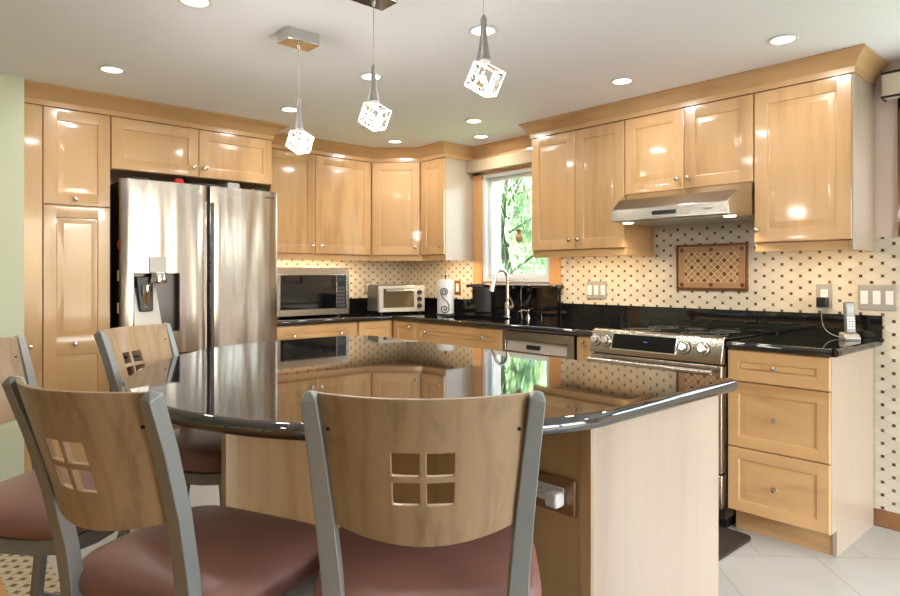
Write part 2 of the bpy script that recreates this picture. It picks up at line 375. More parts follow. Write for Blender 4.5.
# side window beyond the cabinets
wf = MB()
for b in ((-5.5, -3.97, 1.48, 1.53), (-5.5, -3.97, 2.0, 2.05), (-4.02, -3.97, 1.48, 2.05), (-5.5, -5.45, 1.48, 2.05), (-4.76, -4.72, 1.48, 2.05)): wf.box(.02, .15, *b)
wf.build('window_2', WHT, kind='structure')
cs = MB()
for b in ((-3.97, -3.875, 1.431, 2.098), (-5.595, -5.5, 1.431, 2.098), (-5.595, -3.875, 2.05, 2.098), (-5.595, -3.875, 1.431, 1.48)): cs.box(-.018, 0, *b)
cs.build('trim_2', WD, kind='structure', bevel=.003)
wf = MB()
for b in ((-2.9, -.6, .08, .14), (-2.9, -.6, 2.06, 2.12), (-2.9, -2.84, .08, 2.12), (-.66, -.6, .08, 2.12), (-1.80, -1.70, .08, 2.12)): wf.box(b[0], b[1], -7.12, -7.02, b[2], b[3])
wf.build('door_1', WHT, kind='structure')
# ------------------------------------------------------------------ backsplash
CT, CB = .925, .889         # counter top and underside
t = MB(FR)
for b in ((.009, .917, 1.0, 1.41), (1.822, 3.772, 1.0, 1.43), (2.56, 3.32, 1.43, 1.73), (3.772, 5.6, .0855, 1.43)): t.box(b[0], b[1], .0, .008, b[2], b[3])
tag(t.build('tiled_backsplash', TILE_R), 'cream diamond tile with brown dots behind the stove and down to the baseboard', 'backsplash')
t = MB(FL).box(-1.64, -.003, 0, .008, 1.0, 1.41)
tag(t.build('tiled_backsplash', TILE_L), 'cream dotted tile behind the microwave and toaster oven', 'backsplash')

# ------------------------------------------------------------------ cabinets
def upper(name, label, f, u0, u1, z0, z1, depth, doors, cat='cabinet', knobz=None, dt=.02, group=None, rail=True, railend=(0, 0)):
    c = f((u0 + u1) / 2, depth / 2, z0); t = thing(name, label, cat, c, group)
    MB(f).box(u0, u1, .0085, depth - dt - .001, z0, z1).build('body', WP if cat == 'x' else WV, t, bevel=.0015)
    for (a, b, k) in doors:
        d = MB(f).door(a + .0015, b - .0015, z0 + .002, z1 - .003, depth - dt, dt).build('door', WV, t)
        if k is not None: knob(d, f, k, depth, knobz if knobz else z0 + .065)
    if rail: MB(f).box(u0 + railend[0], u1 - railend[1], depth - .042, depth - .018, z0 - .046, z0 - .0005).build('light_rail', WH, t, bevel=.002)
    return t
ZB, ZT = 1.408, 2.181
upper('wall_cabinet', 'two-door maple wall cabinet above the microwave, right of the fridge', FL, -1.638, -.629, ZB, ZT, .336, [(-1.638, -1.15, -1.185), (-1.15, -.629, -1.105)])
# diagonal corner cabinet
cc = thing('corner_wall_cabinet', 'diagonal maple corner wall cabinet above the toaster oven', 'cabinet', (-.3, -.3, ZB))
k = .02 * .7071
MB().prism([(-.627, -.0085), (-.0085, -.0085), (-.0085, -.627), (-.336 + .02, -.627), (-.627, -.336 + .02)], ZB, ZT).build('body', WV, cc)
p0, p1 = Vector((-.627, -.330, 0)), Vector((-.330, -.627, 0)); L = (p1 - p0).length
FD = Fr(p0, p1 - p0, (-1, -1, 0))
d = MB(FD).door(.012, L - .012, ZB + .002, ZT - .003, -.008, .02).build('door', WV, cc); knob(d, FD, L - .045, .012, ZB + .065)
MB(FD).box(-.012, L + .012, -.030, -.008, ZB - .046, ZB - .0005).build('light_rail', WH, cc, bevel=.002)
t = upper('wall_cabinet', 'narrow single-door maple wall cabinet just left of the window', FR, .629, .915, ZB, ZT, .336, [(.629, .915, .885)])
MB(FR).box(.9152, .9175, .0085, .316, ZB - .046, ZT).build('end_panel', WP, t)
t = upper('wall_cabinet', 'two-door maple wall cabinet between the window and the hood', FR, 1.824, 2.557, ZB, ZT, .336, [(1.824, 2.190, 2.155), (2.190, 2.557, 2.225)], railend=(0, .0198))
MB(FR).box(2.5372, 2.557, .0085, .318, ZB - .046, ZB - .0008).build('light_rail', WH, t, bevel=.002)
upper('wall_cabinet', 'short two-door maple wall cabinet directly above the range hood', FR, 2.561, 3.319, 1.724, ZT, .336, [(2.561, 2.94, 2.905), (2.94, 3.319, 2.968)], rail=False, knobz=1.785)
t = upper('wall_cabinet', 'large single-door maple wall cabinet right of the range hood', FR, 3.323, 3.768, ZB, ZT, .336, [(3.323, 3.768, 3.345)], railend=(0, .0198))
MB(FR).box(3.7682, 3.772, .0085, .335, ZB - .046, ZT).build('end_panel', WP, t)
MB(FR).box(3.7482, 3.768, .0085, .318, ZB - .046, ZB - .0008).build('light_rail', WH, t, bevel=.002)
# pantry and over-fridge cabinet
YF = .592
pn = thing('pantry_cabinet', 'tall maple pantry cabinet between the green wall and the fridge', 'cabinet', (-2.88, -.3, 0))
MB(FL).box(-3.105, -2.664, .002, YF - .021, .10, ZT).build('body', WV, pn)
MB(FL).box(-3.10, -2.67, .002, YF - .09, 0, .10).build('toe_kick', WH, pn)
d = MB(FL).door(-3.003, -2.666, 1.640, ZT - .003, YF - .02, .02).build('door', WV, pn); knob(d, FL, -2.848, YF, 1.675)
d = MB(FL).door(-3.003, -2.666, .11, 1.634, YF - .02, .02, panels=[(.17, .795), (.895, 1.572)]).build('door', WV, pn); knob(d, FL, -2.850, YF, .853)
d = MB(FL).box(-3.105, -3.007, YF - .02, YF - .001, .11, ZT - .003).build('side_door', WV, pn, bevel=.002); knob(d, FL, -3.068, YF, .853)
fc = upper('fridge_top_cabinet', 'low two-door maple cabinet above the fridge', FL, -2.661, -1.642, 1.87, ZT, YF, [(-2.661, -2.148, -2.182), (-2.148, -1.642, -2.112)], rail=False, knobz=1.933)
MB(FL).box(-1.6415, -1.639, .002, YF - .022, 0, ZT).build('side_panel', WV, fc)
# crown moulding
CP = [(-.004, ZT + .001), (.010, ZT + .001), (.010, ZT + .030), (.018, ZT + .036), (.030, ZT + .060), (.056, CEIL - .016), (.064, CEIL - .012), (.064, CEIL - .0005), (-.004, CEIL - .0005)]
a = sweep([(-3.106, -YF + .01), (-1.642, -YF + .01), (-1.642, -.33), (-.624, -.33), (-.33, -.624), (-.33, -.915), (-.006, -.915), (-.006, -1.755)], [(q_ * 1.35 if q_ > .02 else q_, z_) for q_, z_ in CP]).build('crown_moulding', WH)
tag(a, 'maple crown moulding running from the pantry round the corner to the window', 'moulding')
a = sweep([(-.006, -1.824), (-.33, -1.824), (-.33, -3.770), (-.006, -3.770)], CP).build('crown_moulding', WH)
tag(a, 'maple crown moulding over the cabinets above the stove', 'moulding')
# lower cabinets -------------------------------------------------------
def base(name, label, f, u0, u1, fronts, end=None, hollow=False):
    """fronts: (u0,u1,z0,z1,[knob u],knob z,name)"""
    t = thing(name, label, 'cabinet', f((u0 + u1) / 2, .3, 0))
    m = MB(f).box(u0, u1, .002, .619, .116, .70 if hollow else CB - .001)
    if hollow: m.box(u0, u0 + .018, .002, .619, .70, CB - .001).box(u1 - .018, u1, .002, .619, .70, CB - .001).box(u0 + .018, u1 - .018, .60, .619, .70, CB - .001)
    m.build('body', WV, t)
    MB(f).box(u0, u1, .002, .545, 0, .1158).build('toe_kick', WH, t)
    for a, b, c, dd, ks, kz, nm in fronts:
        d = MB(f).door(a + .0015, b - .0015, c + .0015, dd - .0015, .62, .02, st=.05).build(nm, WH if nm == 'drawer' else WV, t)
        for q in ks: knob(d, f, q, .64, kz)
    if end:
        MB(f).box(u1 + .0002, u1 + .018, .002, .6195, .116, CB - .001).build('end_panel', WP, t)
        MB(f).box(u1 + .0002, u1 + .018, .002, .55, .0, .1158).build('end_toe_kick', WP, t)
    return t
ZC = .886
base('drawer_cabinet', 'three-drawer maple base cabinet right of the stove', FR, 3.323, 3.752,
     [(3.323, 3.752 + .018, .737, ZC, [3.545], .811, 'drawer'), (3.323, 3.77, .4235, .735, [3.545], .580, 'drawer'), (3.323, 3.77, .117, .4215, [3.547], .263, 'drawer')], end=True)
base('filler_cabinet', 'very narrow maple cabinet squeezed between dishwasher and stove', FR, 2.432, 2.556, [(2.432, 2.556, .117, ZC, [2.487], .855, 'door')])
base('sink_cabinet', 'maple sink cabinet under the black counter left of the dishwasher', FR, .955, 1.835,
     [(.955, 1.835, .737, ZC, [1.055, 1.66], .822, 'drawer'), (.955, 1.395, .117, .734, [1.36], .67, 'door'), (1.395, 1.835, .117, .734, [1.43], .67, 'door')], hollow=True)
cb = thing('corner_cabinet', 'maple corner base cabinet under the toaster oven', 'cabinet', (-.33, -.33, 0))
MB().prism([(-.955, -.002), (-.002, -.002), (-.002, -.954), (-.619, -.954), (-.619, -.619), (-.955, -.619)], .116, CB - .001).build('body', WV, cb)
MB().prism([(-.955, -.002), (-.002, -.002), (-.002, -.954), (-.545, -.954), (-.545, -.545), (-.955, -.545)], 0, .1158).build('toe_kick', WH, cb)
d = MB(FR).door(.662, .952, .117, ZC, .62, .02, st=.05).build('door', WV, cb); knob(d, FR, .875, .64, .85)
d = MB(FL).door(-.952, -.642, .117, ZC, .62, .02, st=.05).build('door', WV, cb); knob(d, FL, -.70, .64, .70)
base('drawer_cabinet', 'maple base cabinet with a two-knob drawer under the microwave', FL, -1.637, -.958,
     [(-1.637, -.99, .737, ZC, [-1.50, -1.115], .815, 'drawer'), (-1.637, -1.315, .117, .734, [-1.35], .67, 'door'), (-1.315, -.99, .117, .734, [-1.28], .67, 'door')])

# ------------------------------------------------------------------ counters
rad = (CT - CB) / 2
def hc(mb, a, b):  # half round nose
    mb.tube([(*a, CB + rad), (*b, CB + rad)], rad, 20)
m = MB()
sx0, sx1, sy0, sy1 = -.53, -.16, -1.62, -1.02
E_ = .642
m.box(-1.637, 0 - .001, -.642, -.0015, CB, CT)
m.box(-E_, -.0015, -1.02, -.642, CB, CT); m.box(-E_, sx0, sy0, sy1, CB, CT); m.box(sx1, -.0015, sy0, sy1, CB, CT); m.box(-E_, -.0015, -2.557, sy0, CB, CT)
hc(m, (-1.637, -.642), (-.64, -.642)); hc(m, (-.642, -.64), (-.642, -2.557))
m.box(-1.637, -.022, -.022, -.0085, CT, 1.043); m.box(-.022, -.0085, -.917, -.0085, CT, 1.043); m.box(-.022, -.0085, -2.557, -1.822, CT, 1.043)
wt = m.build('worktop', GR, weld=False); tag(wt, 'black granite worktop wrapping the corner under the window', 'countertop')
m = MB(); m.box(-.62, -.0015, -3.79, -3.323, CB, CT)
m.tube([(-.62, -3.325, CB + rad), (-.62, -3.788, CB + rad)], rad, 20); m.tube([(-.62 - 0, -3.79, CB + rad), (-.0015, -3.79, CB + rad)], rad, 20)
m.box(-.655 + .015, -.62, -3.79, -3.323, CB, CT); m.lathe([(rad * .3, -.0), (rad, .0), (rad, .0001)], (-.62, -3.79, CB + rad), (0, 0, 1))
m.tube([(-.642, -3.325, CB + rad), (-.642, -3.78, CB + rad)], rad, 20); m.tube([(-.642, -3.788, CB + rad), (-.60, -3.79, CB + rad)], rad, 20)
m.box(-.022, -.0085, -3.808, -3.3205, CT, 1.043).box(-.022, -.0085, -3.3205, -2.5585, CT + .0105, 1.043)
rw = m.build('worktop', GR, weld=False); tag(rw, 'short black granite worktop right of the stove, phone standing on it', 'countertop')
# granite apron and ledge under the window
m = MB().box(-.040, -.0015, -1.815, -.935, CT + .0005, 1.145)
ap = m.build('window_ledge', GR); tag(ap, 'black granite panel and ledge between faucet and window', 'window ledge')
MB().box(-.085, -.0015, -1.85, -.905, 1.1455, 1.169).build('ledge', GR, ap, bevel=.004)

# ------------------------------------------------------------------ sink, faucet, soap dispenser
m = MB(); z0 = .72
for b in ((sx0 - .004, sx0, sy0 - .004, sy1 + .004), (sx1, sx1 + .004, sy0 - .004, sy1 + .004), (sx0, sx1, sy0 - .004, sy0), (sx0, sx1, sy1, sy1 + .004)): m.box(*b, z0, CB - .0005)
m.box(sx0, sx1, sy0, sy1, z0, z0 + .004)
sk_ = m.build('kitchen_sink', ST, bevel=.002); tag(sk_, 'undermount stainless steel sink in the black worktop', 'sink')
MB().lathe([(.045, 0), (.045, .003), (.03, .004), (.001, .002)], ((sx0 + sx1) / 2, (sy0 + sy1) / 2, z0 + .004), (0, 0, 1)).build('drain', CHR, sk_)
fx, fy = -.112, -1.395
fa = thing('faucet', 'brushed nickel gooseneck kitchen faucet in front of the window', 'faucet', (fx, fy, CT))
MB().lathe([(.028, 0), (.028, .006), (.021, .012), (.021, .10), (.016, .112)], (fx, fy, CT), (0, 0, 1), 24).build('base', NIK, fa)
pts = [(fx, fy, CT + .10), (fx, fy, CT + .29)]; rr = .056
for i in range(1, 13):
    a_ = PI * i / 12 * .93; pts.append((fx - rr * (1 - math.cos(a_)), fy + .2 * rr * (1 - math.cos(a_)), CT + .29 + rr * math.sin(a_) * 1.15))
MB().tube(pts, .0125, 16).build('neck', NIK, fa)
e = Vector(pts[-1]); dn = (e - Vector(pts[-2])).normalized(); q = e + dn * .11
MB().lathe([(.0135, -.005), (.0145, .01), (.017, .05), (.023, .10), (.022, .115), (.001, .117)], tuple(e), tuple(dn), 20).build('spray_head', NIK, fa)
MB().tube([(fx, fy - .018, CT + .07), (fx, fy - .050, CT + .075), (fx, fy - .062, CT + .085)], [.016, .013, .010], 14).tube([(fx, fy - .058, CT + .08), (fx - .02, fy - .065, CT + .12), (fx - .05, fy - .06, CT + .165)], [.009, .007, .005]).build('handle', NIK, fa)
sd = thing('soap_dispenser', 'small nickel soap dispenser right of the faucet', 'soap dispenser', (-.11, -1.60, CT))
MB().lathe([(.020, 0), (.020, .008), (.012, .014), (.010, .045), (.013, .050), (.013, .062), (.001, .064)], (-.11, -1.60, CT), (0, 0, 1), 20).build('pump', NIK, sd)
MB().tube([(-.11, -1.60, CT + .056), (-.155, -1.585, CT + .059), (-.185, -1.575, CT + .051)], [.006, .005, .004], 10).build('spout', NIK, sd)

# ------------------------------------------------------------------ dishwasher
dw = thing('dishwasher', 'stainless steel dishwasher under the worktop right of the sink', 'dishwasher', (-.33, -2.13, 0))
MB(FR).box(1.838, 2.418, .05, .60, .10, CB - .003).build('body', STD, dw)
MB(FR).box(1.842, 2.412, .60, .64, .11, .735).build('door', ST, dw, bevel=.004)
m = MB(FR).box(1.842, 2.412, .60, .64, .832, .882).box(1.842, 1.862, .60, .64, .737, .832).box(2.36, 2.412, .60, .64, .737, .832).box(1.862, 2.36, .60, .64, .737, .757)
m.box(1.862, 2.36, .598, .605, .757, .832)
m.build('control_panel', ST, dw, bevel=.002)
MB(FR).sideprism([(.6055, .758), (.637, .758), (.612, .822), (.6055, .824)], 1.866, 2.355).build('handle_pocket', LGP, dw)
MB(FR).box(2.04, 2.145, .625, .636, .776, .802).build('latch', BLK, dw)
MB(FR).box(2.06, 2.14, .64, .6408, .853, .864).build('name_badge', CHR, dw)
MB(FR).box(1.842, 2.412, .50, .57, .0, .10).build('kickplate', BLK, dw)
MB(FR).box(2.4125, 2.4305, .30, .612, .10, CB - .003).build('gap_shade', BLK, dw)  # black strip standing in for the shade in the gap beside the door

# ------------------------------------------------------------------ range
rg = thing('range', 'stainless steel slide-in stove with black glass cooktop', 'stove', (-.33, -2.94, 0))
u0, u1 = 2.561, 3.317
MB(FR).box(u0, u1, .03, .645, .06, .915).build('body', STD, rg)
ck = MB(FR).box(u0 - .0, u1 + .0, .03, .655, .9155, .934).build('cooktop', BGL, rg, bevel=.003)
ring = MB(FR)
ringm = mat('burner_print', (.16, .15, .14), .3)
for (cu, cn, r_) in ((2.75, .22, .085), (2.75, .46, .10), (3.12, .22, .075), (3.12, .46, .115), (2.94, .2, .06)):
    for rr2 in (r_, r_ * .65): ring.tube([(cu + math.cos(a2 * PI / 24) * rr2, cn + math.sin(a2 * PI / 24) * rr2, .9343) for a2 in range(48)], .0008, 5, closed=True)
ring.build('burner_marking', ringm, ck)
cp = MB(FR).sideprism([(.62, .812), (.69, .812), (.692, .83), (.662, .934), (.648, .9405), (.62, .9405)], u0, u1).build('control_panel', ST, rg, bevel=.003)
nrm = Vector((0, .960, .277)); FP = Fr(FR(0, .69, .834), (0, -1, 0), (-1, 0, 0))
def pp(u, s_, o=.0):  # point on the sloping panel, s_ up the slope
    return (u, .6915 - .277 * s_ + .960 * o, .831 + .960 * s_ + .277 * o)
for cu in (2.598, 2.665, 3.125, 3.225):
    kb = MB(FR).lathe([(.030, 0), (.030, .006), (.026, .008), (.023, .012), (.021, .032), (.017, .036), (.001, .036)], pp(cu, .048), (0, .960, .277), 28).build('knob', NIK, cp)
    MB(FR).lathe([(.0335, -.002), (.0335, .002), (.030, .0022)], pp(cu, .048), (0, .960, .277), 28).build('knob_ring', STD, kb)
def slab(ua, ub, sa, sb, o0, o1, sk2=0.0):
    return MB(FR).hexa([pp(ua + sk2, sa, o0), pp(ub - sk2, sa, o0), pp(ub, sb, o0), pp(ua, sb, o0)], [pp(ua + sk2, sa, o1), pp(ub - sk2, sa, o1), pp(ub, sb, o1), pp(ua, sb, o1)])
slab(2.695, 3.085, .004, .100, -.004, .004, .0).build('display_frame', CHR, cp, bevel=.002)
slab(2.705, 3.075, .012, .093, .0035, .0048).build('display', BGL, cp)
blue = mat('blue_readout', (.01, .03, .1), .5, emit=(.1, .3, 1), estr=.5)
slab(2.893, 2.917, .056, .062, .0048, .0052).build('clock_readout', blue, cp)
od = MB(FR).box(u0 + .002, u1 - .002, .646, .685, .285, .805).build('oven_door', ST, rg, bevel=.005)
MB(FR).box(u0 + .09, u1 - .09, .6855, .687, .38, .70).build('oven_window', BGL, od)
h = MB(FR).cyl((u0 + .02, .735, .775), (u1 - .03, .735, .775), .0135, 18)
for cu in (u0 + .05, u1 - .06): h.cyl((cu, .684, .775), (cu, .735, .775), .009, 12)
h.build('handle', ST, od)
MB(FR).box(u0 + .002, u1 - .002, .646, .683, .115, .278).build('storage_drawer', ST, rg, bevel=.005)
MB(FR).box(u0 + .02, u1 - .02, .1, .60, 0, .06).build('plinth', BLK, rg)

# ------------------------------------------------------------------ range hood
hd = thing('range_hood', 'low stainless steel range hood under the short cabinet', 'range hood', (-.25, -2.94, 1.55))
zb, zl, zt_ = 1.552, 1.618, 1.7228
m = MB(FR)
f0, f1 = .52, .34
prof = [(2.563, 3.317, .0085, .34, zt_)]
B = [(2.563, .0085, zb), (3.317, .0085, zb), (3.317, .36, zb), (3.275, f0, zb), (2.585, f0, zb), (2.563, .36, zb)]
Lp = [(2.563, .0085, zl), (3.317, .0085, zl), (3.317, .37, zl), (3.27, f0 - .004, zl), (2.59, f0 - .004, zl), (2.563, .37, zl)]
Tt = [(2.563, .0085, zt_), (3.317, .0085, zt_), (3.317, .335, zt_), (3.312, .345, zt_), (2.568, .345, zt_), (2.563, .335, zt_)]
Mi = [(2.563, .0085, 1.68), (3.317, .0085, 1.68), (3.317, .352, 1.68), (3.285, .45, 1.68), (2.595, .45, 1.68), (2.563, .352, 1.68)]
m.rings([[FR(*p) for p in L_] for L_ in (B, Lp, Mi, Tt)])
m.build('canopy', ST, hd, bevel=.0025, smooth=.3)
MB(FR).box(2.60, 3.285, .03, .48, zb - .005, zb - .0005).build('filter_panel', LGP, hd)
lmp = mat('lamp_glow', (1, .9, .75), .4, emit=(1, .82, .6), estr=14)
for cu in (2.65, 3.245):
    MB(FR).lathe([(.030, 0), (.028, -.005), (.001, -.006)], (cu, .44, zb - .005), (0, 0, 1), 24).build('hood_lamp', lmp, hd)
    lamp('hood_spot', 'SPOT', tuple(FR(cu, .43, zb - .02)), 9, WARM, (.35, 0, -1), spot_size=R(110), spot_blend=.6, shadow_soft_size=.03)
MB(FR).box(2.85, 2.99, f0 - .001, f0 + .002, zb + .022, zb + .044).build('control_strip', BLK, hd, bevel=.001)
MB(FR).box(3.145, 3.185, f0 - .001, f0 + .001, zb + .030, zb + .038).build('name_badge', STD, hd)

# ------------------------------------------------------------------ fridge
fx0, fx1, fyF = -2.640, -1.671, .74
fr = thing('refrigerator', 'stainless steel french door refrigerator with water dispenser', 'refrigerator', (-2.155, -.37, 0))
MB(FL).box(fx0 + .012, fx1 - .02, .03, .665, .02, 1.795).build('cabinet_body', STD, fr, bevel=.004)
def cdoor(a, b, z0, z1, n0, n1, bul, hole=None, curve_c=None):
    m = MB(FL); N = 14
    us = sorted(set([a + (b - a) * i / N for i in range(N + 1)] + ([hole[0], hole[1]] if hole else [])))
    zs = [z0, z1] if not hole else [z0, hole[2], hole[3], z1]
    c, hw = (fx0 + fx1) / 2, (fx1 - fx0) / 2
    def nf(u): return n1 - bul * ((u - c) / hw) ** 2 - (.008 if abs(u - a) < 1e-6 or abs(u - b) < 1e-6 else 0)
    for i in range(len(us) - 1):
        for j in range(len(zs) - 1):
            if hole and us[i] >= hole[0] - 1e-6 and us[i + 1] <= hole[1] + 1e-6 and zs[j] == hole[2]: continue
            m.face([(us[i], nf(us[i]), zs[j]), (us[i + 1], nf(us[i + 1]), zs[j]), (us[i + 1], nf(us[i + 1]), zs[j + 1]), (us[i], nf(us[i]), zs[j + 1])])
        for z in (z0, z1): m.face([(us[i], n0, z), (us[i + 1], n0, z), (us[i + 1], nf(us[i + 1]), z), (us[i], nf(us[i]), z)])
    for j in range(len(zs) - 1):
        for u in (a, b): m.face([(u, n0, zs[j]), (u, n0, zs[j + 1]), (u, nf(u), zs[j + 1]), (u, nf(u), zs[j])])
    if not hole: m.face([(a, n0, z0), (b, n0, z0), (b, n0, z1), (a, n0, z1)])
    return m
xm = -2.142
dz0, dz1 = .905, 1.256; du0, du1 = -2.580, -2.318
ld = cdoor(fx0, xm - .012, .775, 1.802, .668, fyF, .012, hole=(du0, du1, dz0, dz1)).build('door', STF, fr, smooth=.5)
rd = cdoor(xm + .012, fx1, .775, 1.802, .668, fyF, .012).build('door', STF, fr, smooth=.5)
fz = cdoor(fx0, fx1, .06, .765, .668, fyF, .012).build('freezer_drawer', STF, fr, smooth=.5)
# recessed pull grips along the meeting edges
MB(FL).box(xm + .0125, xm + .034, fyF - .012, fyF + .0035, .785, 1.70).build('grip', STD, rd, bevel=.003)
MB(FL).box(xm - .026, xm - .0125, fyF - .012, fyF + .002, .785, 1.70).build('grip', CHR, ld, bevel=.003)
MB(FL).box(xm - .0115, xm + .0115, .66, .700, .775, 1.80).build('gasket', BLK, fr)
# dispenser
m = MB(FL); g = .004
m.box(du0 + g, du1 - g, .672, .676, dz0 + g, dz1 - g)
m.box(du0 + .0005, du0 + g, .672, fyF - .004, dz0 + .001, dz1 - .001).box(du1 - g, du1 - .0005, .672, fyF - .004, dz0 + .001, dz1 - .001).box(du0 + g, du1 - g, .672, fyF - .004, dz0 + .001, dz0 + g).box(du0 + g, du1 - g, .672, fyF - .004, dz1 - g, dz1 - .001)
dp = m.build('dispenser_niche', STD, ld)
MB(FL).hexa([(du0 + .006, .70, dz0 + .006), (du1 - .10, .70, dz0 + .006), (du1 - .10, .742, dz0 + .006), (du0 + .006, .742, dz0 + .006)], [(du0 + .006, .68, 1.17), (du1 - .125, .68, 1.17), (du1 - .125, .69, 1.17), (du0 + .006, .69, 1.17)]).build('niche_plate', LGP, dp)
MB(FL).hexa([(-2.545, .69, 1.03), (-2.470, .69, 1.03), (-2.470, .735, 1.03), (-2.545, .735, 1.03)], [(-2.565, .69, 1.235), (-2.465, .69, 1.235), (-2.465, .725, 1.235), (-2.565, .725, 1.235)]).build('water_lever', BLK, dp, bevel=.006)
MB(FL).lathe([(.020, 0), (.022, .05), (.031, .08), (.031, .135)], (-2.506, .722, 1.05), (0, 0, 1), 20).build('nozzle', CHR, dp)
MB(FL).lathe([(.048, 0), (.052, .012), (.046, .045), (.040, .065)], (-2.447, .735, 1.195), (0, 0, 1), 24).build('nozzle', CHR, dp)
MB(FL).box(-2.495, -2.398, fyF - .003, fyF + .004, 1.2565, 1.352).build('touch_panel', GPL, ld, bevel=.002)
MB(FL).box(-1.765, -1.695, fyF - .008, fyF - .0072 + .002, 1.757, 1.765).build('name_badge', STD, rd)
for a, b in ((fx0 + .05, fx0 + .15), (fx1 - .15, fx1 - .05), (xm - .10, xm + .12)): MB(FL).box(a, b, .60, .715, 1.8025, 1.817).build('hinge_cover', BLK, fr, bevel=.004)
# small things on and beside the fridge
def single(name, mb, m, label, cat, group=None, **kw): return tag(mb.build(name, m, **kw), label, cat, group)
single('clip', MB(FL).hexa([(-2.33, .64, 1.8025), (-2.27, .64, 1.8025), (-2.27, .69, 1.8025), (-2.33, .69, 1.8025)], [(-2.32, .65, 1.838), (-2.28, .65, 1.838), (-2.28, .68, 1.838), (-2.32, .68, 1.838)]), REDP, 'little red clip lying on top of the fridge', 'clip', bevel=.004)
single('box', MB(FL).box(-2.00, -1.92, .62, .69, 1.8025, 1.842), GPL, 'small grey box lying on the right of the fridge top', 'box', bevel=.004)
single('fridge_magnet', MB(FL).lathe([(.001, 0), (.022, .001), (.028, .004), (.022, .008), (.001, .009)], (fx0 + .0118, .635, 1.42), (-1, 0, 0), 20), REDP, 'round red magnet on the dark side of the fridge', 'magnet')
single('fridge_magnet', MB(FL).box(fx0 + .006, fx0 + .0118, .61, .655, 1.21, 1.27), WPL, 'upper white magnet on the dark side of the fridge', 'magnet')
single('fridge_magnet', MB(FL).box(fx0 + .006, fx0 + .0118, .61, .655, 1.02, 1.08), WPL, 'lower white magnet on the dark side of the fridge', 'magnet')

# ------------------------------------------------------------------ microwave
mw = thing('microwave', 'stainless steel microwave oven on the worktop beside the fridge', 'microwave', (-1.2, -.2, CT))
a, b = -1.51, -.885
MB(FL).box(a, b, .03, .375, CT + .012, 1.302).build('case', STD, mw, bevel=.004)
m = MB(FL).box(a, b, .3755, .400, CT + .012, .985).box(a, b, .3755, .400, 1.245, 1.302).box(a, a + .03, .3755, .4, .985, 1.245).box(b - .028, b, .3755, .4, .985, 1.245).box(b - .118, b - .112, .3755, .4, .985, 1.245)
mf = m.build('front_frame', ST, mw, bevel=.002)
MB(FL).box(a + .03, b - .118, .3755, .394, .985, 1.245).build('door_window', BGL, mw)
mc = MB(FL).box(b - .112, b - .028, .3755, .394, .985, 1.245).build('control_panel', BLK, mw)
m = MB(FL)
for i in range(3):
    for j in range(6): m.box(b - .104 + i * .024, b - .086 + i * .024, .394, .3955, .995 + j * .028, 1.015 + j * .028)
m.build('keypad', mat('keypad_grey', (.10, .10, .10), .4), mc)
MB(FL).box(b - .104, b - .038, .394, .3955, 1.20, 1.232).build('display', mat('dim_display', (.02, .05, .05), .2), mc)
m = MB(FL)
for q in (a + .04, b - .06):
    for n_ in (.06, .33): m.lathe([(.014, 0), (.014, .0125)], (q, n_, CT - .0002), (0, 0, 1), 12)
m.build('foot', BLK, mw)

# ------------------------------------------------------------------ toaster oven (angled in the corner)
nv = Vector((-.25, -.97, 0)).normalized(); uv = Vector((-nv.y, nv.x, 0))
FT = Fr((-.415, -.385, 0), uv, nv)
tt = thing('toaster_oven', 'silver and black toaster oven turned in the counter corner', 'toaster oven', (-.415, -.385, CT))
z0 = CT + .016; z1 = CT + .238
MB(FT).sideprism([(-.14, z0), (.125, z0), (.125, z1 - .02), (.09, z1), (-.12, z1), (-.14, z1 - .02)], -.20, .20).build('case', BLK, tt, bevel=.008)
fm = MB(FT)
for b_ in ((-.205, .205, z0, z0 + .035), (-.205, .205, z1 - .026, z1 - .004), (-.205, -.165, z0 + .035, z1 - .026), (.105, .205, z0 + .035, z1 - .026)): fm.box(b_[0], b_[1], .1255, .150, b_[2], b_[3])
tf = fm.build('front_frame', LGP, tt, bevel=.004)
MB(FT).box(-.164, .104, .1258, .147, z0 + .036, z1 - .027).build('glass_door', mat('amber_glass', (.10, .07, .025), .08), tt)
hh = MB(FT).cyl((-.15, .172, z1 - .045), (.09, .172, z1 - .045), .009, 14).cyl((-.13, .146, z1 - .045), (-.13, .172, z1 - .045), .006).cyl((.07, .146, z1 - .045), (.07, .172, z1 - .045), .006)
hh.build('handle', LGP, tt)
for zz in (z0 + .048, z0 + .104, z0 + .160):
    MB(FT).lathe([(.021, 0), (.019, .008), (.017, .018), (.001, .019)], (.155, .150, zz), (0, 1, 0), 20).build('knob', BLK, tf)
m = MB(FT)
for q in (-.17, .17):
    for n_ in (-.11, .11): m.lathe([(.013, 0), (.013, .0165)], (q, n_, CT - .0002), (0, 0, 1), 12)
m.build('foot', BLK, tt)

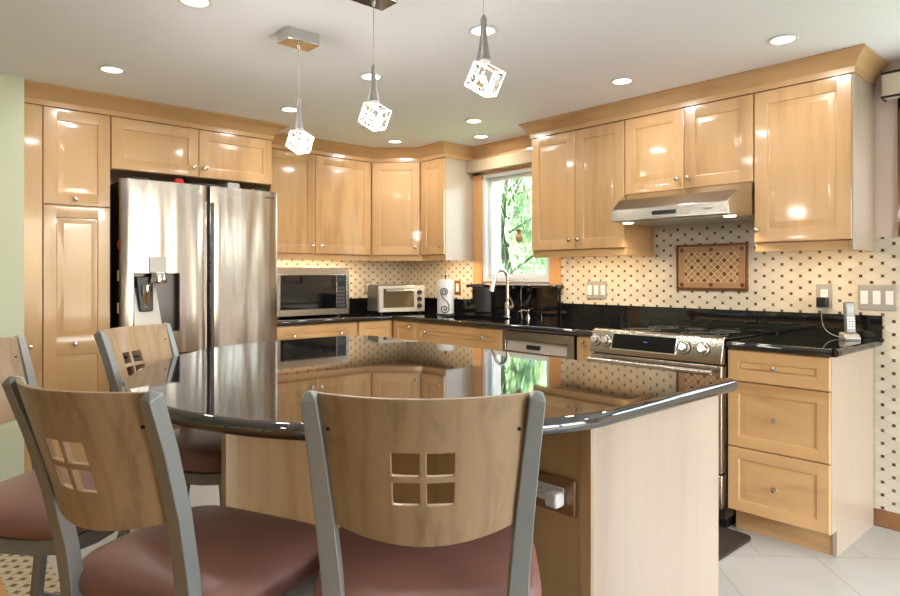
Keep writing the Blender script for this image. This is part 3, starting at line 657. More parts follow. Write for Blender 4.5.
# ------------------------------------------------------------------ paper towel roll on its scroll holder
px, py = -.255, -.845
ht = thing('towel_holder', 'black iron scroll stand holding the paper towel', 'paper towel holder', (px, py, CT))
tow = Vector((cam.location.x - px, cam.location.y - py, 0)).normalized(); FO = Fr((px, py, 0), (-tow.y, tow.x, 0), tow)
MB().lathe([(.075, 0), (.075, .006), (.070, .009), (.001, .009)], (px, py, CT), (0, 0, 1), 28).build('base_plate', IRON, ht)
MB().cyl((px, py, CT + .009), (px, py, CT + .305), .005, 10).lathe([(.005, 0), (.011, .008), (.009, .016), (.001, .02)], (px, py, CT + .302), (0, 0, 1), 14).build('rod', IRON, ht)
pts = []
def spiral(cu, cz, r0, r1, a0, a1, n=26): return [(cu + (r0 + (r1 - r0) * i / n) * math.cos(a0 + (a1 - a0) * i / n), .078, cz + (r0 + (r1 - r0) * i / n) * math.sin(a0 + (a1 - a0) * i / n)) for i in range(n + 1)]
up = spiral(-.010, CT + .185, .007, .033, R(0) - 2.5 * PI, R(0) + PI * 1.0)
pts = up + [(-.018, .078, CT + .135), (.010, .078, CT + .11), (.030, .078, CT + .08)]
lo = spiral(-.008, CT + .050, .038, .007, R(20), R(20) - 3.0 * PI)
MB(FO).tube(pts + lo, .0038, 8).build('scroll', IRON, ht)
single('paper_towel', MB().lathe([(.020, 0), (.0665, 0), (.067, .004), (.067, .272), (.0665, .276), (.020, .276)], (px, py, CT + .0095), (0, 0, 1), 36, closed=True), PAPER, 'white paper towel roll on the iron scroll stand', 'paper towel')

# ------------------------------------------------------------------ cordless phone
pb = thing('phone_charger', 'silver charging cradle under the cordless phone', 'charger', (-.14, -3.70, CT))
fp = Vector((-.75, -.66, 0)).normalized(); FH = Fr((-.14, -3.70, 0), (-fp.y, fp.x, 0), fp)
MB(FH).sideprism([(-.03, CT), (.04, CT), (.038, CT + .014), (.02, CT + .03), (-.02, CT + .038), (-.03, CT + .03)], -.036, .036).build('cradle', LGP, pb, bevel=.005)
MB(FH).box(-.030, .030, .034, .0405, CT + .001, CT + .008).build('base_strip', BLK, pb)
ph = thing('cordless_phone', 'grey cordless phone handset standing in its cradle', 'phone', (-.14, -3.70, CT + .03))
def lean(zv): return .012 - .10 * (zv - CT)
def pslab(a, b, za, zb2, o0, o1): return MB(FH).hexa([(a, lean(za) + o0, za), (b, lean(za) + o0, za), (b, lean(za) + o1, za), (a, lean(za) + o1, za)], [(a, lean(zb2) + o0, zb2), (b, lean(zb2) + o0, zb2), (b, lean(zb2) + o1, zb2), (a, lean(zb2) + o1, zb2)])
hs = pslab(-.024, .024, CT + .0335, CT + .185, -.012, .012).build('handset', mat('phone_grey', (.16, .16, .16), .35, .2), ph, bevel=.006)
pslab(-.017, .017, CT + .135, CT + .165, .0115, .0135).build('screen', mat('phone_screen', (.16, .18, .18), .15), hs)
m = MB(FH)
for i in range(3):
    for j in range(5):
        a = -.017 + i * .0125; zz = CT + .055 + j * .0125; bb = pslab(a, a + .009, zz, zz + .008, .0115, .0140).bm
        me = bpy.data.meshes.new('tmp'); bb.to_mesh(me); m.bm.from_mesh(me); bpy.data.meshes.remove(me); bb.free()
m.build('keypad', WPL, hs)

# ------------------------------------------------------------------ wall plates
def plate(name, label, f, u0, u1, z0, z1, n, frame_m, gang, cat, outlet=False, n0=.0082):
    t = thing(name, label, cat, f((u0 + u1) / 2, n0, z0))
    MB(f).box(u0, u1, n0, n0 + .006, z0, z1).build('cover', frame_m, t, bevel=.002)
    w_ = (u1 - u0) / gang
    for i in range(gang):
        c = u0 + w_ * (i + .5)
        if outlet:
            r_ = MB(f).box(c - .017, c + .017, n0 + .006, n0 + .0085, (z0 + z1) / 2 - .034, (z0 + z1) / 2 + .034).build('receptacle', WPL, t, bevel=.001)
            for zz in (-.018, .018):
                for q in (-.006, .006): MB(f).box(c + q - .001, c + q + .001, n0 + .0083, n0 + .0088, (z0 + z1) / 2 + zz - .004, (z0 + z1) / 2 + zz + .004).build('slot', BLK, r_)
        else: MB(f).hexa([(c - .016, n0 + .006, (z0 + z1) / 2 - .033), (c + .016, n0 + .006, (z0 + z1) / 2 - .033), (c + .016, n0 + .008, (z0 + z1) / 2 - .033), (c - .016, n0 + .008, (z0 + z1) / 2 - .033)],
                         [(c - .016, n0 + .006, (z0 + z1) / 2 + .033), (c + .016, n0 + .006, (z0 + z1) / 2 + .033), (c + .016, n0 + .011, (z0 + z1) / 2 + .033), (c - .016, n0 + .011, (z0 + z1) / 2 + .033)]).build('rocker', WPL, t)
    return t
plate('light_switch', 'triple rocker switch in a steel plate left of the stove', FR, 2.05, 2.212, 1.078, 1.203, 3, GPL, 3, 'light switch')
plate('light_switch', 'triple rocker switch in a steel plate right of the phone', FR, 3.703, 3.865, 1.068, 1.195, 3, GPL, 3, 'light switch')
plate('wall_outlet', 'single outlet in a steel plate left of the phone', FR, 3.509, 3.587, 1.073, 1.196, 1, GPL, 1, 'outlet', True)
plate('wall_outlet', 'small outlet in a brass plate right of the paper towel', FR, .690, .765, 1.078, 1.2, 1, COP, 1, 'outlet', True)
plate('wall_outlet', 'outlet in a metal plate between microwave and toaster oven', FL, -.47, -.395, 1.078, 1.195, 1, GPL, 1, 'outlet', True)
pa = thing('power_adapter', 'black phone power adapter plugged into the outlet above the counter', 'power adapter', FR(3.548, .017, 1.08))
MB(FR).box(3.525, 3.571, .0175, .062, 1.077, 1.128).build('plug_body', BLK, pa, bevel=.004)
c0 = FR(3.548, .05, 1.078); pts = [(c0.x, c0.y, c0.z)]
for i in range(1, 17):
    s_ = i / 16; pts.append((c0.x - .04 * s_, c0.y - .135 * s_ ** 2.6, CT + .004 + (c0.z - CT - .004) * (1 - s_) ** 2.0))
MB().tube(pts, .0016, 6).build('cord', GPL, pa)

# ------------------------------------------------------------------ copper tile medallion
def medallion_mat():
    m = mat('bronze_lattice_tile', (.3, .15, .06), .35, .25)
    g = nd(m, 'ShaderNodeNewGeometry'); sp = nd(m, 'ShaderNodeSeparateXYZ'); ln(m, g.outputs['Position'], sp.inputs[0])
    k = .040
    y = M2(m, 'ADD', sp.outputs[1], 2.940); z = M2(m, 'SUBTRACT', sp.outputs[2], 1.290)
    p = M2(m, 'ADD', M2(m, 'DIVIDE', M2(m, 'ADD', y, z), k), 100.5); q = M2(m, 'ADD', M2(m, 'DIVIDE', M2(m, 'SUBTRACT', y, z), k), 100.5)
    fp_ = M2(m, 'FRACT', p); fq_ = M2(m, 'FRACT', q)
    e = M2(m, 'LESS_THAN', M2(m, 'MINIMUM', M2(m, 'MINIMUM', fp_, fq_), M2(m, 'MINIMUM', M2(m, 'SUBTRACT', 1, fp_), M2(m, 'SUBTRACT', 1, fq_))), .09)
    par = M2(m, 'MULTIPLY', M2(m, 'MODULO', M2(m, 'FLOOR', p), 2), M2(m, 'MODULO', M2(m, 'FLOOR', q), 2))
    a = nd(m, 'ShaderNodeMix', data_type='RGBA'); ln(m, par, a.inputs[0]); a.inputs[6].default_value = (.46, .26, .12, 1); a.inputs[7].default_value = (.16, .065, .022, 1)
    b = nd(m, 'ShaderNodeMix', data_type='RGBA'); ln(m, e, b.inputs[0]); ln(m, a.outputs[2], b.inputs[6]); b.inputs[7].default_value = (.72, .55, .33, 1)
    ln(m, b.outputs[2], bs(m).inputs['Base Color']); return m
my0, my1, mz0, mz1 = 2.724, 3.156, 1.152, 1.428
md = thing('tile_medallion', 'framed bronze lattice tile panel on the backsplash above the stove', 'tile panel', FR((my0 + my1) / 2, .008, mz0))
BRZ = mat('bronze_liner', (.17, .065, .025), .3, .5); TAN = mat('copper_tan_tile', (.46, .26, .135), .38, .2); LBR = mat('light_bronze_bead', (.60, .42, .24), .3, .4)
def frame(mb, a, b, c, d, w_, n0, n1): return mb.box(a, b, n0, n1, c, c + w_).box(a, b, n0, n1, d - w_, d).box(a, a + w_, n0, n1, c + w_, d - w_).box(b - w_, b, n0, n1, c + w_, d - w_)
frame(MB(FR), my0, my1, mz0, mz1, .014, .008, .022).build('outer_liner', BRZ, md, bevel=.003)
frame(MB(FR), my0 + .014, my1 - .014, mz0 + .014, mz1 - .014, .004, .008, .018).build('bead', LBR, md)
frame(MB(FR), my0 + .018, my1 - .018, mz0 + .018, mz1 - .018, .030, .008, .014).build('border_tile', TAN, md, bevel=.002)
frame(MB(FR), my0 + .048, my1 - .048, mz0 + .048, mz1 - .048, .004, .008, .0165).build('bead', LBR, md)
MB(FR).box(my0 + .052, my1 - .052, .008, .0135, mz0 + .052, mz1 - .052).build('lattice_field', medallion_mat(), md)
for cu, cz in ((2.94, mz0 + .033), (2.94, mz1 - .033), (my0 + .033, mz0 + .033), (my1 - .033, mz0 + .033), (my0 + .033, mz1 - .033), (my1 - .033, mz1 - .033)):
    r_ = .015; MB(FR).hexa([(cu - r_, .0135, cz), (cu, .0135, cz - r_), (cu + r_, .0135, cz), (cu, .0135, cz + r_)], [(cu - r_, .0165, cz), (cu, .0165, cz - r_), (cu + r_, .0165, cz), (cu, .0165, cz + r_)]).build('diamond_inset', BRZ, md)

# ------------------------------------------------------------------ cornices, suncatcher
vl = thing('window_cornice', 'cream box cornice over the sink window', 'cornice', (-.05, -1.37, 2.075))
MB(FR).box(.9185, 1.8225, .019, .092, 2.078, 2.172).build('fabric_box', TANF, vl, bevel=.004)
v2 = thing('window_cornice', 'cream cornice with dark piping right of the cabinets', 'cornice', (-.05, -4.7, 2.1))
MB(FR).box(3.822, 5.7, .001, .085, 2.100, 2.215).build('fabric_box', CREAM, v2, bevel=.003)
m = MB(FR)
for zz in (2.100, 2.215): m.tube([(3.820, .002, zz), (3.820, .087, zz), (5.7, .087, zz)], .006, 8)
m.build('piping', BLK, v2)
sc_ = thing('suncatcher', 'little bronze owl shaped ornament hanging on the window', 'ornament', (.015, -1.393, 1.50))
FS = Fr((.020, -.009, 0), (0, -1, 0), (-1, 0, 0))
MB(FS).lathe([(.001, -.010), (.028, -.006), (.040, 0), (.028, .006), (.001, .010)], (1.385, 0, 1.535), (0, 1, 0), 20).lathe([(.001, -.008), (.020, -.004), (.026, 0), (.020, .005), (.001, .008)], (1.385, 0, 1.585), (0, 1, 0), 16).build('body', mat('tan_bronze', (.50, .36, .20), .35, .4), sc_)
MB(FS).cyl((1.385, 0, 1.605), (1.385, 0, 2.028), .0012, 6).build('thread', GPL, sc_)
m = MB(FS)
for s_ in (-1, 1): m.lathe([(.009, .004), (.008, .011), (.001, .012)], (1.385 + s_ * .011, 0, 1.589), (0, 1, 0), 12)
m.build('eye', BRZ, sc_)

# ------------------------------------------------------------------ island
isl = thing('kitchen_island', 'maple island base with pale end panel under black granite', 'kitchen island', (-2.1, -2.8, 0))
ix0, ix1, iy0, iy1 = -2.409, -1.745, -3.80, -1.90
ITOP, IBOT = .925, .887
MB().box(ix0 + .02, ix1 - .02, iy0 + .02, iy1, .0, IBOT - .001).build('body', WV, isl)
MB().box(ix0 - .0, ix1, iy0, iy0 + .0195, 0, IBOT - .001).build('end_panel', WP, isl, bevel=.004)
MB().box(ix0, ix0 + .0195, iy0 + .02, iy1, 0, IBOT - .001).build('seating_side_panel', WV, isl)
for a, b in ((iy0 + .001, iy0 + .035), (iy1 - .04, iy1)): MB().box(ix0 - .006, ix0 - .0002, a, b, 0, IBOT - .001).build('corner_stile', WV, isl, bevel=.002)
FI = Fr((ix1 - .02, 0, 0), (0, 1, 0), (1, 0, 0))
ys = [iy0 + .02, -3.18, -2.54, iy1]
for a, b in zip(ys, ys[1:]):
    d = MB(FI).door(a + .003, b - .003, .735, .878, .0, .02, st=.045).build('drawer', WH, isl); knob(d, FI, (a + b) / 2, .02, .81)
    d = MB(FI).door(a + .003, b - .003, .125, .730, .0, .02).build('door', WV, isl); knob(d, FI, b - .05, .02, .67)
MB().box(-2.880, ix0 - .0005, -2.752, -2.715, .0, IBOT - .001).build('support_panel', WV, isl, bevel=.002)
MB().box(-2.883, -2.845, -2.757, -2.7525, .0, IBOT - .001).build('corner_stile', WV, isl, bevel=.001)
# granite top outline
def catmull(P, n=8):
    out = []
    for i in range(1, len(P) - 2):
        p0, p1, p2, p3 = [Vector(p) for p in P[i - 1:i + 3]]
        for k_ in range(n):
            t_ = k_ / n; out.append(.5 * ((2 * p1) + (p2 - p0) * t_ + (2 * p0 - 5 * p1 + 4 * p2 - p3) * t_ ** 2 + (3 * p1 - p0 - 3 * p2 + p3) * t_ ** 3))
    out.append(Vector(P[-2])); return out
def arc(cx, cy, r, a0, a1, n=6): return [Vector((cx + r * math.cos(R(a0 + (a1 - a0) * i / n)), cy + r * math.sin(R(a0 + (a1 - a0) * i / n)))) for i in range(n + 1)]
XI, YI = -1.735, -3.865
outl = arc(XI - .03, YI + .03, .03, -90, 0) + [Vector((XI, y_)) for y_ in (-3.4, -3.0, -2.6, -2.2)] + arc(XI - .16, -1.99, .16, 0, 90, 8)
cur = [(-1.9, -1.83), (-2.10, -1.83), (-2.34, -1.84), (-2.60, -1.93), (-2.83, -2.13), (-3.01, -2.35), (-3.14, -2.60), (-3.205, -2.88), (-3.19, -3.15), (-3.12, -3.37), (-3.00, -3.55), (-2.83, -3.71), (-2.63, -3.82), (-2.48, -3.862), (-2.35, YI), (-2.2, YI)]
outl += catmull(cur, 6)
outl = [p for i, p in enumerate(outl) if (p - outl[i - 1]).length > 1e-4]
n = len(outl); rr = (ITOP - IBOT) / 2
nrms = []
for i in range(n):
    d = (outl[(i + 1) % n] - outl[i - 1]).normalized(); nrms.append(Vector((d.y, -d.x)))
ringsI = []
for j in range(9):
    a_ = -PI / 2 + PI * j / 8; off = -rr + rr * math.cos(a_)
    ringsI.append([Vector((p.x + q_.x * off, p.y + q_.y * off, (ITOP + IBOT) / 2 + rr * math.sin(a_))) for p, q_ in zip(outl, nrms)])
it = MB().rings(ringsI).build('island_top', GRI, smooth=.9); tag(it, 'polished black granite island top with rounded seating end', 'countertop')
# wooden outlet box with charger
FJ = Fr((ix0, 0, 0), (0, -1, 0), (-1, 0, 0))
ob = thing('wall_outlet', 'white outlet in a brown wooden plate on the island side', 'outlet', FJ(3.68, 0, .64))
MB(FJ).box(3.600, 3.753, .0, .012, .640, .731).build('wooden_plate', WD, ob, bevel=.004)
MB(FJ).box(3.630, 3.722, .012, .015, .664, .708).build('receptacle', WPL, ob, bevel=.001)
for q_ in (3.650, 3.678):
    for zz in (.680, .692): MB(FJ).box(q_ - .004, q_ + .004, .0148, .0156, zz - .001, zz + .001).build('slot', BLK, ob)
single('usb_charger', MB(FJ).box(3.690, 3.728, .0157, .052, .664, .702), WPL, 'white cube charger plugged into the island outlet', 'charger', bevel=.007, seg=3)

# ------------------------------------------------------------------ bar stools
def make_stool():
    t = thing('bar_stool', 'x', 'bar stool')
    # cushion
    m = MB(); rings = []
    hw, hd = .232, .208
    def sq(sc, z, dz=0):
        out = []
        for k_ in range(40):
            a_ = 2 * PI * k_ / 40; c, s_ = math.cos(a_), math.sin(a_); e_ = 2 / 5.0
            x = hw * sc * math.copysign(abs(c) ** e_, c); y = hd * sc * math.copysign(abs(s_) ** e_, s_) + .01
            wd = 1 + .06 * (y / hd)
            out.append(Vector((x * wd, y, z)))
        return out
    for sc, z in ((.90, .577), (.97, .580), (1.0, .592), (1.005, .608), (.985, .624), (.93, .636), (.80, .645), (.55, .651), (.25, .654), (.03, .655)):
        z += .010
        rings.append(sq(sc, z))
    m.rings(rings).build('seat', VIN, t, smooth=1.2)
    # seat frame ring
    fr_ = MB(); zz = .556
    pts = [Vector((-.185, -.185, zz)), Vector((-.195, .10, zz)), Vector((-.175, .17, zz)), Vector((-.11, .19, zz)), Vector((.11, .19, zz)), Vector((.175, .17, zz)), Vector((.195, .10, zz)), Vector((.185, -.185, zz))]
    fr_.bar(pts, .022, .040, (0, 0, 1)) if False else None
    rs = []
    for i, p in enumerate(pts):
        d = (pts[min(i + 1, 7)] - pts[max(i - 1, 0)]).normalized(); x = Vector((d.y, -d.x, 0))
        rs.append([p + x * a_ * .011 + Vector((0, 0, b_ * .020)) for a_, b_ in ((-1, -1), (1, -1), (1, 1), (-1, 1))])
    fr_.rings(rs); fr_.box(-.175, .175, -.190, -.168, zz - .020, zz + .020)
    fr_.build('seat_frame', STOOLM, t, bevel=.003)
    # posts
    for s_ in (-1, 1):
        pth = [(s_ * .163, -.190, .530), (s_ * .165, -.195, .62), (s_ * .168, -.204, .70), (s_ * .175, -.228, .82), (s_ * .182, -.262, .94), (s_ * .188, -.297, 1.040), (s_ * .1883, -.3005, 1.049)]
        MB().bar(pth, [.036, .037, .036, .033, .030, .027, .006], [.030] * 6 + [.006]).build('post', STOOLM, t, bevel=.002)
    # legs
    for s_ in (-1, 1):
        MB().bar([(s_ * .150, -.165, .5355), (s_ * .19, -.225, .28), (s_ * .215, -.275, .0)], .028, .028).build('leg', STOOLM, t, bevel=.002)
        MB().bar([(s_ * .150, .150, .5355), (s_ * .185, .19, .28), (s_ * .21, .225, .0)], .028, .028).build('leg', STOOLM, t, bevel=.002)
    m = MB(); q = [(-.197, -.22), (-.192, .195), (.192, .195), (.197, -.22)]
    for a_, b_ in zip(q, q[1:] + q[:1]): m.cyl((*a_, .22), (*b_, .22), .0095, 12)
    m.build('foot_ring', STOOLM, t)
    # curved plywood backrest with four square cut-outs
    m = MB(); thk = .013
    hs = (.041 + .006) ; g0 = .006
    sx = sorted(set([-.166 + .332 * i / 20 for i in range(21)] + [-g0 - .044, -g0, g0, g0 + .044]))
    sx = [s_ for s_ in sx if not any(abs(s_ - k_) < .0055 and s_ != k_ for k_ in (-g0 - .044, -g0, g0, g0 + .044))]
    zc = .906; zc0, zc1 = .806, 1.046
    zs = [zc0, .84, zc - .006 - .041, zc - .006, zc + .006, zc + .006 + .041, 1.0, zc1]
    def yb(z): return -.190 - (.105) * max(0, (z - .70)) / .34
    def pt(s_, z, o):
        wv = 1 + .055 * (z - zc0) / (zc1 - zc0); u_ = s_ / .166
        lo = .0
        zz_ = z - (.022 * (1 - u_ * u_) if z == zc0 else 0) + (0)
        y = yb(z) - .058 * (1 - u_ * u_) + .004
        return Vector((s_ * wv, y + o, zz_))
    NX, NZ = len(sx) - 1, len(zs) - 1
    def keep(i, j):
        if not (0 <= i < NX and 0 <= j < NZ): return False
        cx_ = (sx[i] + sx[i + 1]) / 2; cz_ = (zs[j] + zs[j + 1]) / 2
        return not (g0 < abs(cx_) < g0 + .044 and .006 < abs(cz_ - zc) < .047)
    V = {}
    def vt(i, j, k_):
        if (i, j, k_) not in V: V[(i, j, k_)] = m.bm.verts.new(pt(sx[i], zs[j], (-thk / 2, thk / 2)[k_]))
        return V[(i, j, k_)]
    for i in range(NX):
        for j in range(NZ):
            if not keep(i, j): continue
            m.bm.faces.new([vt(i, j, 0), vt(i + 1, j, 0), vt(i + 1, j + 1, 0), vt(i, j + 1, 0)]); m.bm.faces.new([vt(i, j, 1), vt(i, j + 1, 1), vt(i + 1, j + 1, 1), vt(i + 1, j, 1)])
            for (a_, b_, ni, nj) in (((i, j), (i + 1, j), i, j - 1), ((i, j + 1), (i + 1, j + 1), i, j + 1), ((i, j), (i, j + 1), i - 1, j), ((i + 1, j), (i + 1, j + 1), i + 1, j)):
                if not keep(ni, nj): m.bm.faces.new([vt(*a_, 0), vt(*b_, 0), vt(*b_, 1), vt(*a_, 1)])
    br = m.build('backrest', WPLY, t, smooth=.5, bevel=.002)
    m = MB()
    for s_ in (-1, 1):
        p = pt(s_ * .153, .985, 0); MB().cyl((p.x, p.y - .0085, p.z), (p.x, p.y + .008, p.z), .0034, 12).build('screw', BLK, br)
    return t
def heading(dx, dy): return math.atan2(dy, dx) - PI / 2
def stool_at(st, bx, by, dx, dy):
    """bx,by: mid point between the post tips; dx,dy facing"""
    L_ = math.hypot(dx, dy); dx, dy = dx / L_, dy / L_
    st.location = (bx + dx * .29, by + dy * .29, 0); st.rotation_euler = (0, 0, heading(dx, dy))
s0 = make_stool()
G = 'bar stools round the island'
spots = [(-3.025, -3.898, .67, .742, 'bar stool with its cut-out wooden back squarely in the foreground, nearest the island outlet'),
         (-3.430, -3.425, .925, .38, 'bar stool turned to the right, left foreground, its mauve seat wide in view'),
         (-3.500, -2.402, .647, -.76, 'bar stool cut by the left edge of the photo, behind another stool'),
         (-2.966, -2.137, .617, -.786, 'bar stool on the fridge side of the island, its back in front of the pantry')]
for i, (x, y, dx, dy, lb) in enumerate(spots):
    st = s0 if i == 0 else dup(s0, (0, 0, 0))
    st['label'] = lb; st['group'] = G; stool_at(st, x, y, dx, dy)

# ------------------------------------------------------------------ mat
single('floor_mat', MB().prism([tuple(v) for v in (arc(-.66, -3.40, .04, -90, 0, 4) + arc(-.66, -2.70, .04, 0, 90, 4) + arc(-1.10, -2.70, .04, 90, 180, 4) + arc(-1.10, -3.40, .04, 180, 270, 4))], .0005, .012), MATM, 'dark brown floor mat lying in front of the stove', 'mat')

# ------------------------------------------------------------------ pendants
crm = mat('crystal', (1, 1, 1), .02, ior=1.45); bs(crm).inputs['Transmission Weight'].default_value = 1
crm2 = mat('crystal_edge_glint', (1, 1, 1), .2, emit=(1, .93, .80), estr=2.0)  # emission paints glints on the cut edges, which are no lamp themselves
core = mat('lamp_core', (1, 1, 1), .3, emit=(1, .90, .74), estr=14)
sock = mat('socket_grey', (.30, .285, .27), .45, .5)
def pendant(x, y, label):
    t = thing('pendant_lamp', label, 'pendant lamp', (x, y, 1.75), 'crystal cube pendants over the island')
    cn = MB().box(x - .075, x + .075, y - .05, y + .05, CEIL - .052, CEIL - .0005).build('canopy', CHR, t, bevel=.003)
    MB().lathe([(.008, 0), (.008, -.008), (.004, -.02)], (x, y, CEIL - .052), (0, 0, 1), 14).build('cord_grip', CHR, cn)
    MB().cyl((x, y, 2.0), (x, y, CEIL - .06), .0014, 8).build('cord', GPL, t)
    MB().lathe([(.004, .235), (.007, .228), (.009, .225), (.009, .20), (.0105, .17), (.014, .14), (.019, .115), (.022, .10), (.020, .098)], (x, y, 1.77), (0, 0, 1), 20).build('socket', sock, t)
    # tilted crystal cube
    rot = Matrix.Rotation(R(25), 3, 'Z') @ Matrix.Rotation(R(32), 3, 'X') @ Matrix.Rotation(R(-16), 3, 'Y'); c = Vector((x + .006, y, 1.818)); h_ = .036
    m = MB(); V = {}
    for i in (-1, 1):
        for j in (-1, 1):
            for k_ in (-1, 1): V[(i, j, k_)] = c + rot @ Vector((i * h_, j * h_, k_ * h_))
    cs_ = list(V)
    b = m.bm; vs = {k_: b.verts.new(v) for k_, v in V.items()}
    for ax in range(3):
        for s_ in (-1, 1):
            q = [k_ for k_ in cs_ if k_[ax] == s_]; o1, o2 = [a_ for a_ in range(3) if a_ != ax]
            q.sort(key=lambda k_: math.atan2(k_[o2], k_[o1])); fc_ = [vs[k_] for k_ in q]
            cen = c + rot @ Vector([(s_ * h_ * .80) if a_ == ax else 0 for a_ in range(3)]); cv = b.verts.new(cen)
            for a_, d_ in zip(fc_, fc_[1:] + fc_[:1]): b.faces.new([a_, d_, cv])
    gl = m.build('crystal_cube', crm, t, smooth=.1)
    m = MB()
    for a_ in cs_:
        for b_ in cs_:
            if a_ < b_ and sum(abs(p - q) for p, q in zip(a_, b_)) == 2: m.cyl(tuple(V[a_]), tuple(V[b_]), .0022, 6)
    m.build('cut_edge', crm2, gl)
    m = MB()
    rnd = random.Random(5)
    for i in range(9):
        d_ = Vector([rnd.uniform(-1, 1) for _ in range(3)]) * .026; e_ = Vector([rnd.uniform(-1, 1) for _ in range(3)]) * .026
        m.cyl(tuple(c + rot @ d_), tuple(c + rot @ e_), .0016, 5)
    m.lathe([(.001, -.014), (.010, -.008), (.012, 0), (.010, .008), (.001, .014)], tuple(c), (0, 0, 1), 12)
    m.build('bulb', core, gl)
    lamp('pendant_light', 'POINT', (x, y, 1.74), 17, (1, .95, .88), shadow_soft_size=.05)
for (x, y, l_) in ((-2.342, -2.236, 'crystal cube pendant farthest away, its whole ceiling box in view'), (-2.359, -2.814, 'middle crystal cube pendant, its ceiling box cut by the photo top'), (-2.375, -3.392, 'nearest and largest crystal cube pendant, ceiling box out of view')):
    pendant(x, y, l_)

# ------------------------------------------------------------------ recessed lights
canm = mat('downlight_glow', (1, 1, 1), .5, emit=(1, .92, .78), estr=9)
names_ = ['over the pantry doors', 'behind the farthest pendant lamp, in front of the fridge cabinet', 'behind the middle pendant lamp', 'behind the nearest pendant lamp', 'farther from the window of the two near the sink', 'directly before the window cornice',
          'above the diagonal corner cabinet', 'above the aisle in front of the hood', 'nearest the large right-hand wall cabinet', 'cut by the top edge of the photo at left', None, None, None, None, None]
proto = None
for i, (x, y) in enumerate(CANS):
    if i == 0:
        proto = thing('ceiling_downlight', 'x', 'ceiling light', (x, y, CEIL), 'recessed ceiling lights')
        MB().lathe([(.048, -.0005), (.062, -.0005), (.064, -.004), (.056, -.008), (.048, -.006)], (x, y, CEIL), (0, 0, 1), 32, closed=True).build('trim_ring', WHT, proto)
        MB().lathe([(.001, -.0045), (.0475, -.0045), (.0475, -.0010), (.001, -.0010)], (x, y, CEIL), (0, 0, 1), 32).build('lens', canm, proto)
        t = proto
    else: t = dup(proto, (x, y, CEIL))
    t['label'] = 'round recessed ceiling light ' + (names_[i] or 'behind the camera')
    lamp('downlight', 'AREA', (x, y, CEIL - .012), 8.2 if i < 10 else 3, (1, .965, .93), shape='DISK', size=.095)

# ------------------------------------------------------------------ under-cabinet LED strips
ledm = mat('led_glow', (1, .9, .7), .4, emit=(1, .80, .52), estr=10)
def led(f, u0, u1, n, label, e_):
    t = thing('under_cabinet_light', label, 'strip light', f((u0 + u1) / 2, n, ZB - .012), 'under-cabinet strips')
    MB(f).box(u0, u1, n - .010, n + .010, ZB - .008, ZB - .0005).build('channel', WPL, t)
    m = MB(f); k_ = int((u1 - u0) / .035)
    for i in range(k_): c = u0 + (i + .5) * (u1 - u0) / k_; m.box(c - .006, c + .006, n - .005, n + .005, ZB - .0105, ZB - .0082)
    m.build('diode_row', ledm, t)
    c = f((u0 + u1) / 2, n, ZB - .014); l = lamp('strip_glow', 'AREA', tuple(c), e_, (1, .74, .45), tuple(-f.n * .35 + Vector((0, 0, -1))), shape='RECTANGLE', size=.02, size_y=.02)
    l.data.size = (u1 - u0) if abs(f.u.x) > .5 else .02; l.data.size_y = .02 if abs(f.u.x) > .5 else (u1 - u0)
    l.rotation_euler = (0, 0, 0)
led(FR, 1.86, 2.52, .27, 'strip of small lamps under the cabinet between window and hood', 10)
led(FR, 3.36, 3.73, .27, 'strip of small lamps under the large cabinet right of the hood', 5)
led(FL, -1.60, -.66, .27, 'strip of small lamps under the cabinet above the microwave', 28)
led(FR, .66, .89, .27, 'short strip of small lamps under the narrow cabinet left of the window', 9)

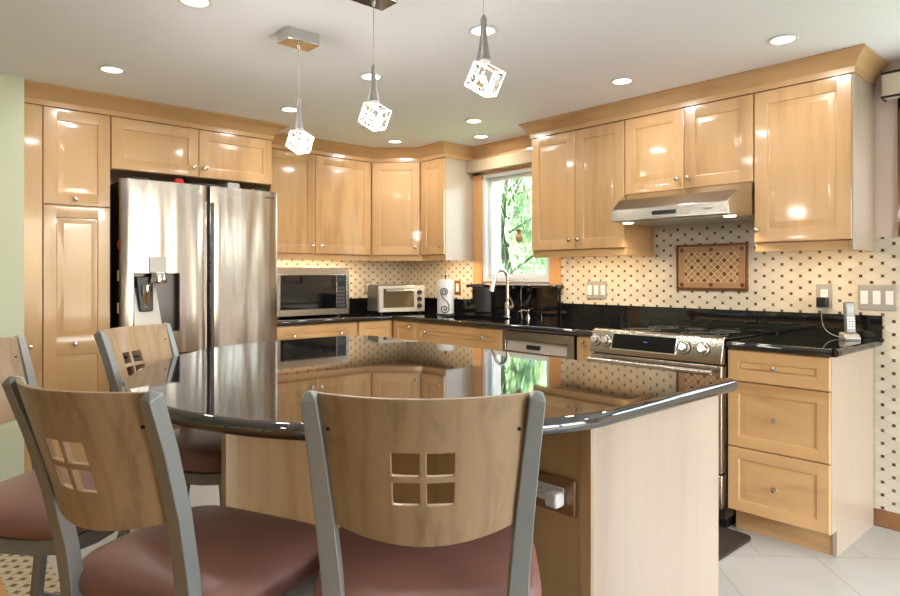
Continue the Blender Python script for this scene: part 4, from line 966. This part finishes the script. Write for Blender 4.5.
# ------------------------------------------------------------------ outdoors
gmat = mat('lawn_grass', (.10, .22, .05), .9)
tag(MB().box(.2, 30, -12, 25, -.5, -.4).build('lawn', gmat), 'green lawn outside the sink window', 'lawn')['kind'] = 'structure'
def leafm(name, c1, c2):
    m = mat(name, c1, .5); g = nd(m, 'ShaderNodeNewGeometry')
    ln(m, ramp(m, g.outputs['Random Per Island'], [(0, c2), (1, c1)]), bs(m).inputs['Base Color'])
    bs(m).inputs['Subsurface Weight'].default_value = 0
    return m
BARK = mat('bark', (.10, .08, .06), .9)
def tree(name, label, x, y, h, rad_, nleaf, m, seed, kind='round', cz=.62):
    t = thing(name, label, 'tree', (x, y, -.4), 'trees outside the sink window'); rnd = random.Random(seed)
    b = MB().tube([(x, y, -.4), (x + .1, y, h * .3), (x - .05, y + .1, h * .6), (x, y, h * .93)], [.09, .07, .05, .015], 10)
    for k_ in range(9):
        a_ = k_ * 2.4; z = h * (.3 + .06 * k_); rr_ = rad_ * .75; b.tube([(x, y, z), (x + rr_ * .5 * math.cos(a_), y + rr_ * .5 * math.sin(a_), z + .25), (x + rr_ * math.cos(a_), y + rr_ * math.sin(a_), z + .45)], [.02, .014, .006], 6)
    b.build('trunk', BARK, t)
    L_ = MB(); clumps = []
    for k_ in range(70):
        if kind == 'round':
            while True:
                v = Vector([rnd.uniform(-1, 1) for _ in range(3)])
                if v.length < 1: break
            clumps.append((Vector((x + v.x * rad_, y + v.y * rad_, h * cz + v.z * h * .40)), .42))
        else:
            s_ = rnd.random() ** .8; z = h * (1 - s_) + .1; r_ = rad_ * s_ * rnd.uniform(.5, 1); a_ = rnd.uniform(0, 2 * PI); clumps.append((Vector((x + r_ * math.cos(a_), y + r_ * math.sin(a_), z - .3 * s_)), .30))
    for k_ in range(nleaf):
        c, cr = clumps[k_ % len(clumps)]
        v = Vector([rnd.gauss(0, .5) for _ in range(3)]); p = c + v * cr * (1 if kind == 'round' else .8)
        if p.x < .6: continue
        d1 = Vector([rnd.uniform(-1, 1) for _ in range(3)]).normalized(); d2 = d1.orthogonal().normalized()
        sz = rnd.uniform(.04, .075)
        if kind != 'round': d1 = Vector((d1.x * .4, d1.y * .4, -1)).normalized(); d2 = d1.orthogonal().normalized(); a_, b_ = sz * 1.9, sz * .35
        else: a_, b_ = sz, sz * .6
        L_.bm.faces.new([L_.bm.verts.new(q) for q in (p - d1 * a_, p + d2 * b_, p + d1 * a_, p - d2 * b_)])
    L_.build('foliage', m, t, weld=False)
LM1 = leafm('leaf_bright', (.42, .60, .24), (.22, .42, .14)); LM2 = leafm('leaf_mint', (.62, .78, .58), (.36, .56, .34)); LM3 = leafm('leaf_dark', (.12, .26, .06), (.05, .12, .03))
tree('spruce_tree', 'pale drooping spruce standing close outside the window', 2.45, .95, 3.0, 1.1, 9000, LM2, 3, 'cone')
tree('leafy_tree', 'tall bright green leafy tree seen through the upper window', 5.9, 3.9, 4.8, 1.9, 13000, LM1, 4, cz=.55)
tree('leafy_tree', 'darker tree left in the window, beside the spruce', 2.8, 8.6, 5.0, 1.8, 10000, LM3, 5)
tree('leafy_tree', 'low bushy tree to the right outside the window', 5.2, -.4, 2.6, 1.4, 8000, LM1, 6, cz=.5)
tree('leafy_tree', 'far tree showing between the others through the glass', 10.6, 7.2, 6.5, 2.6, 12000, LM1, 7)
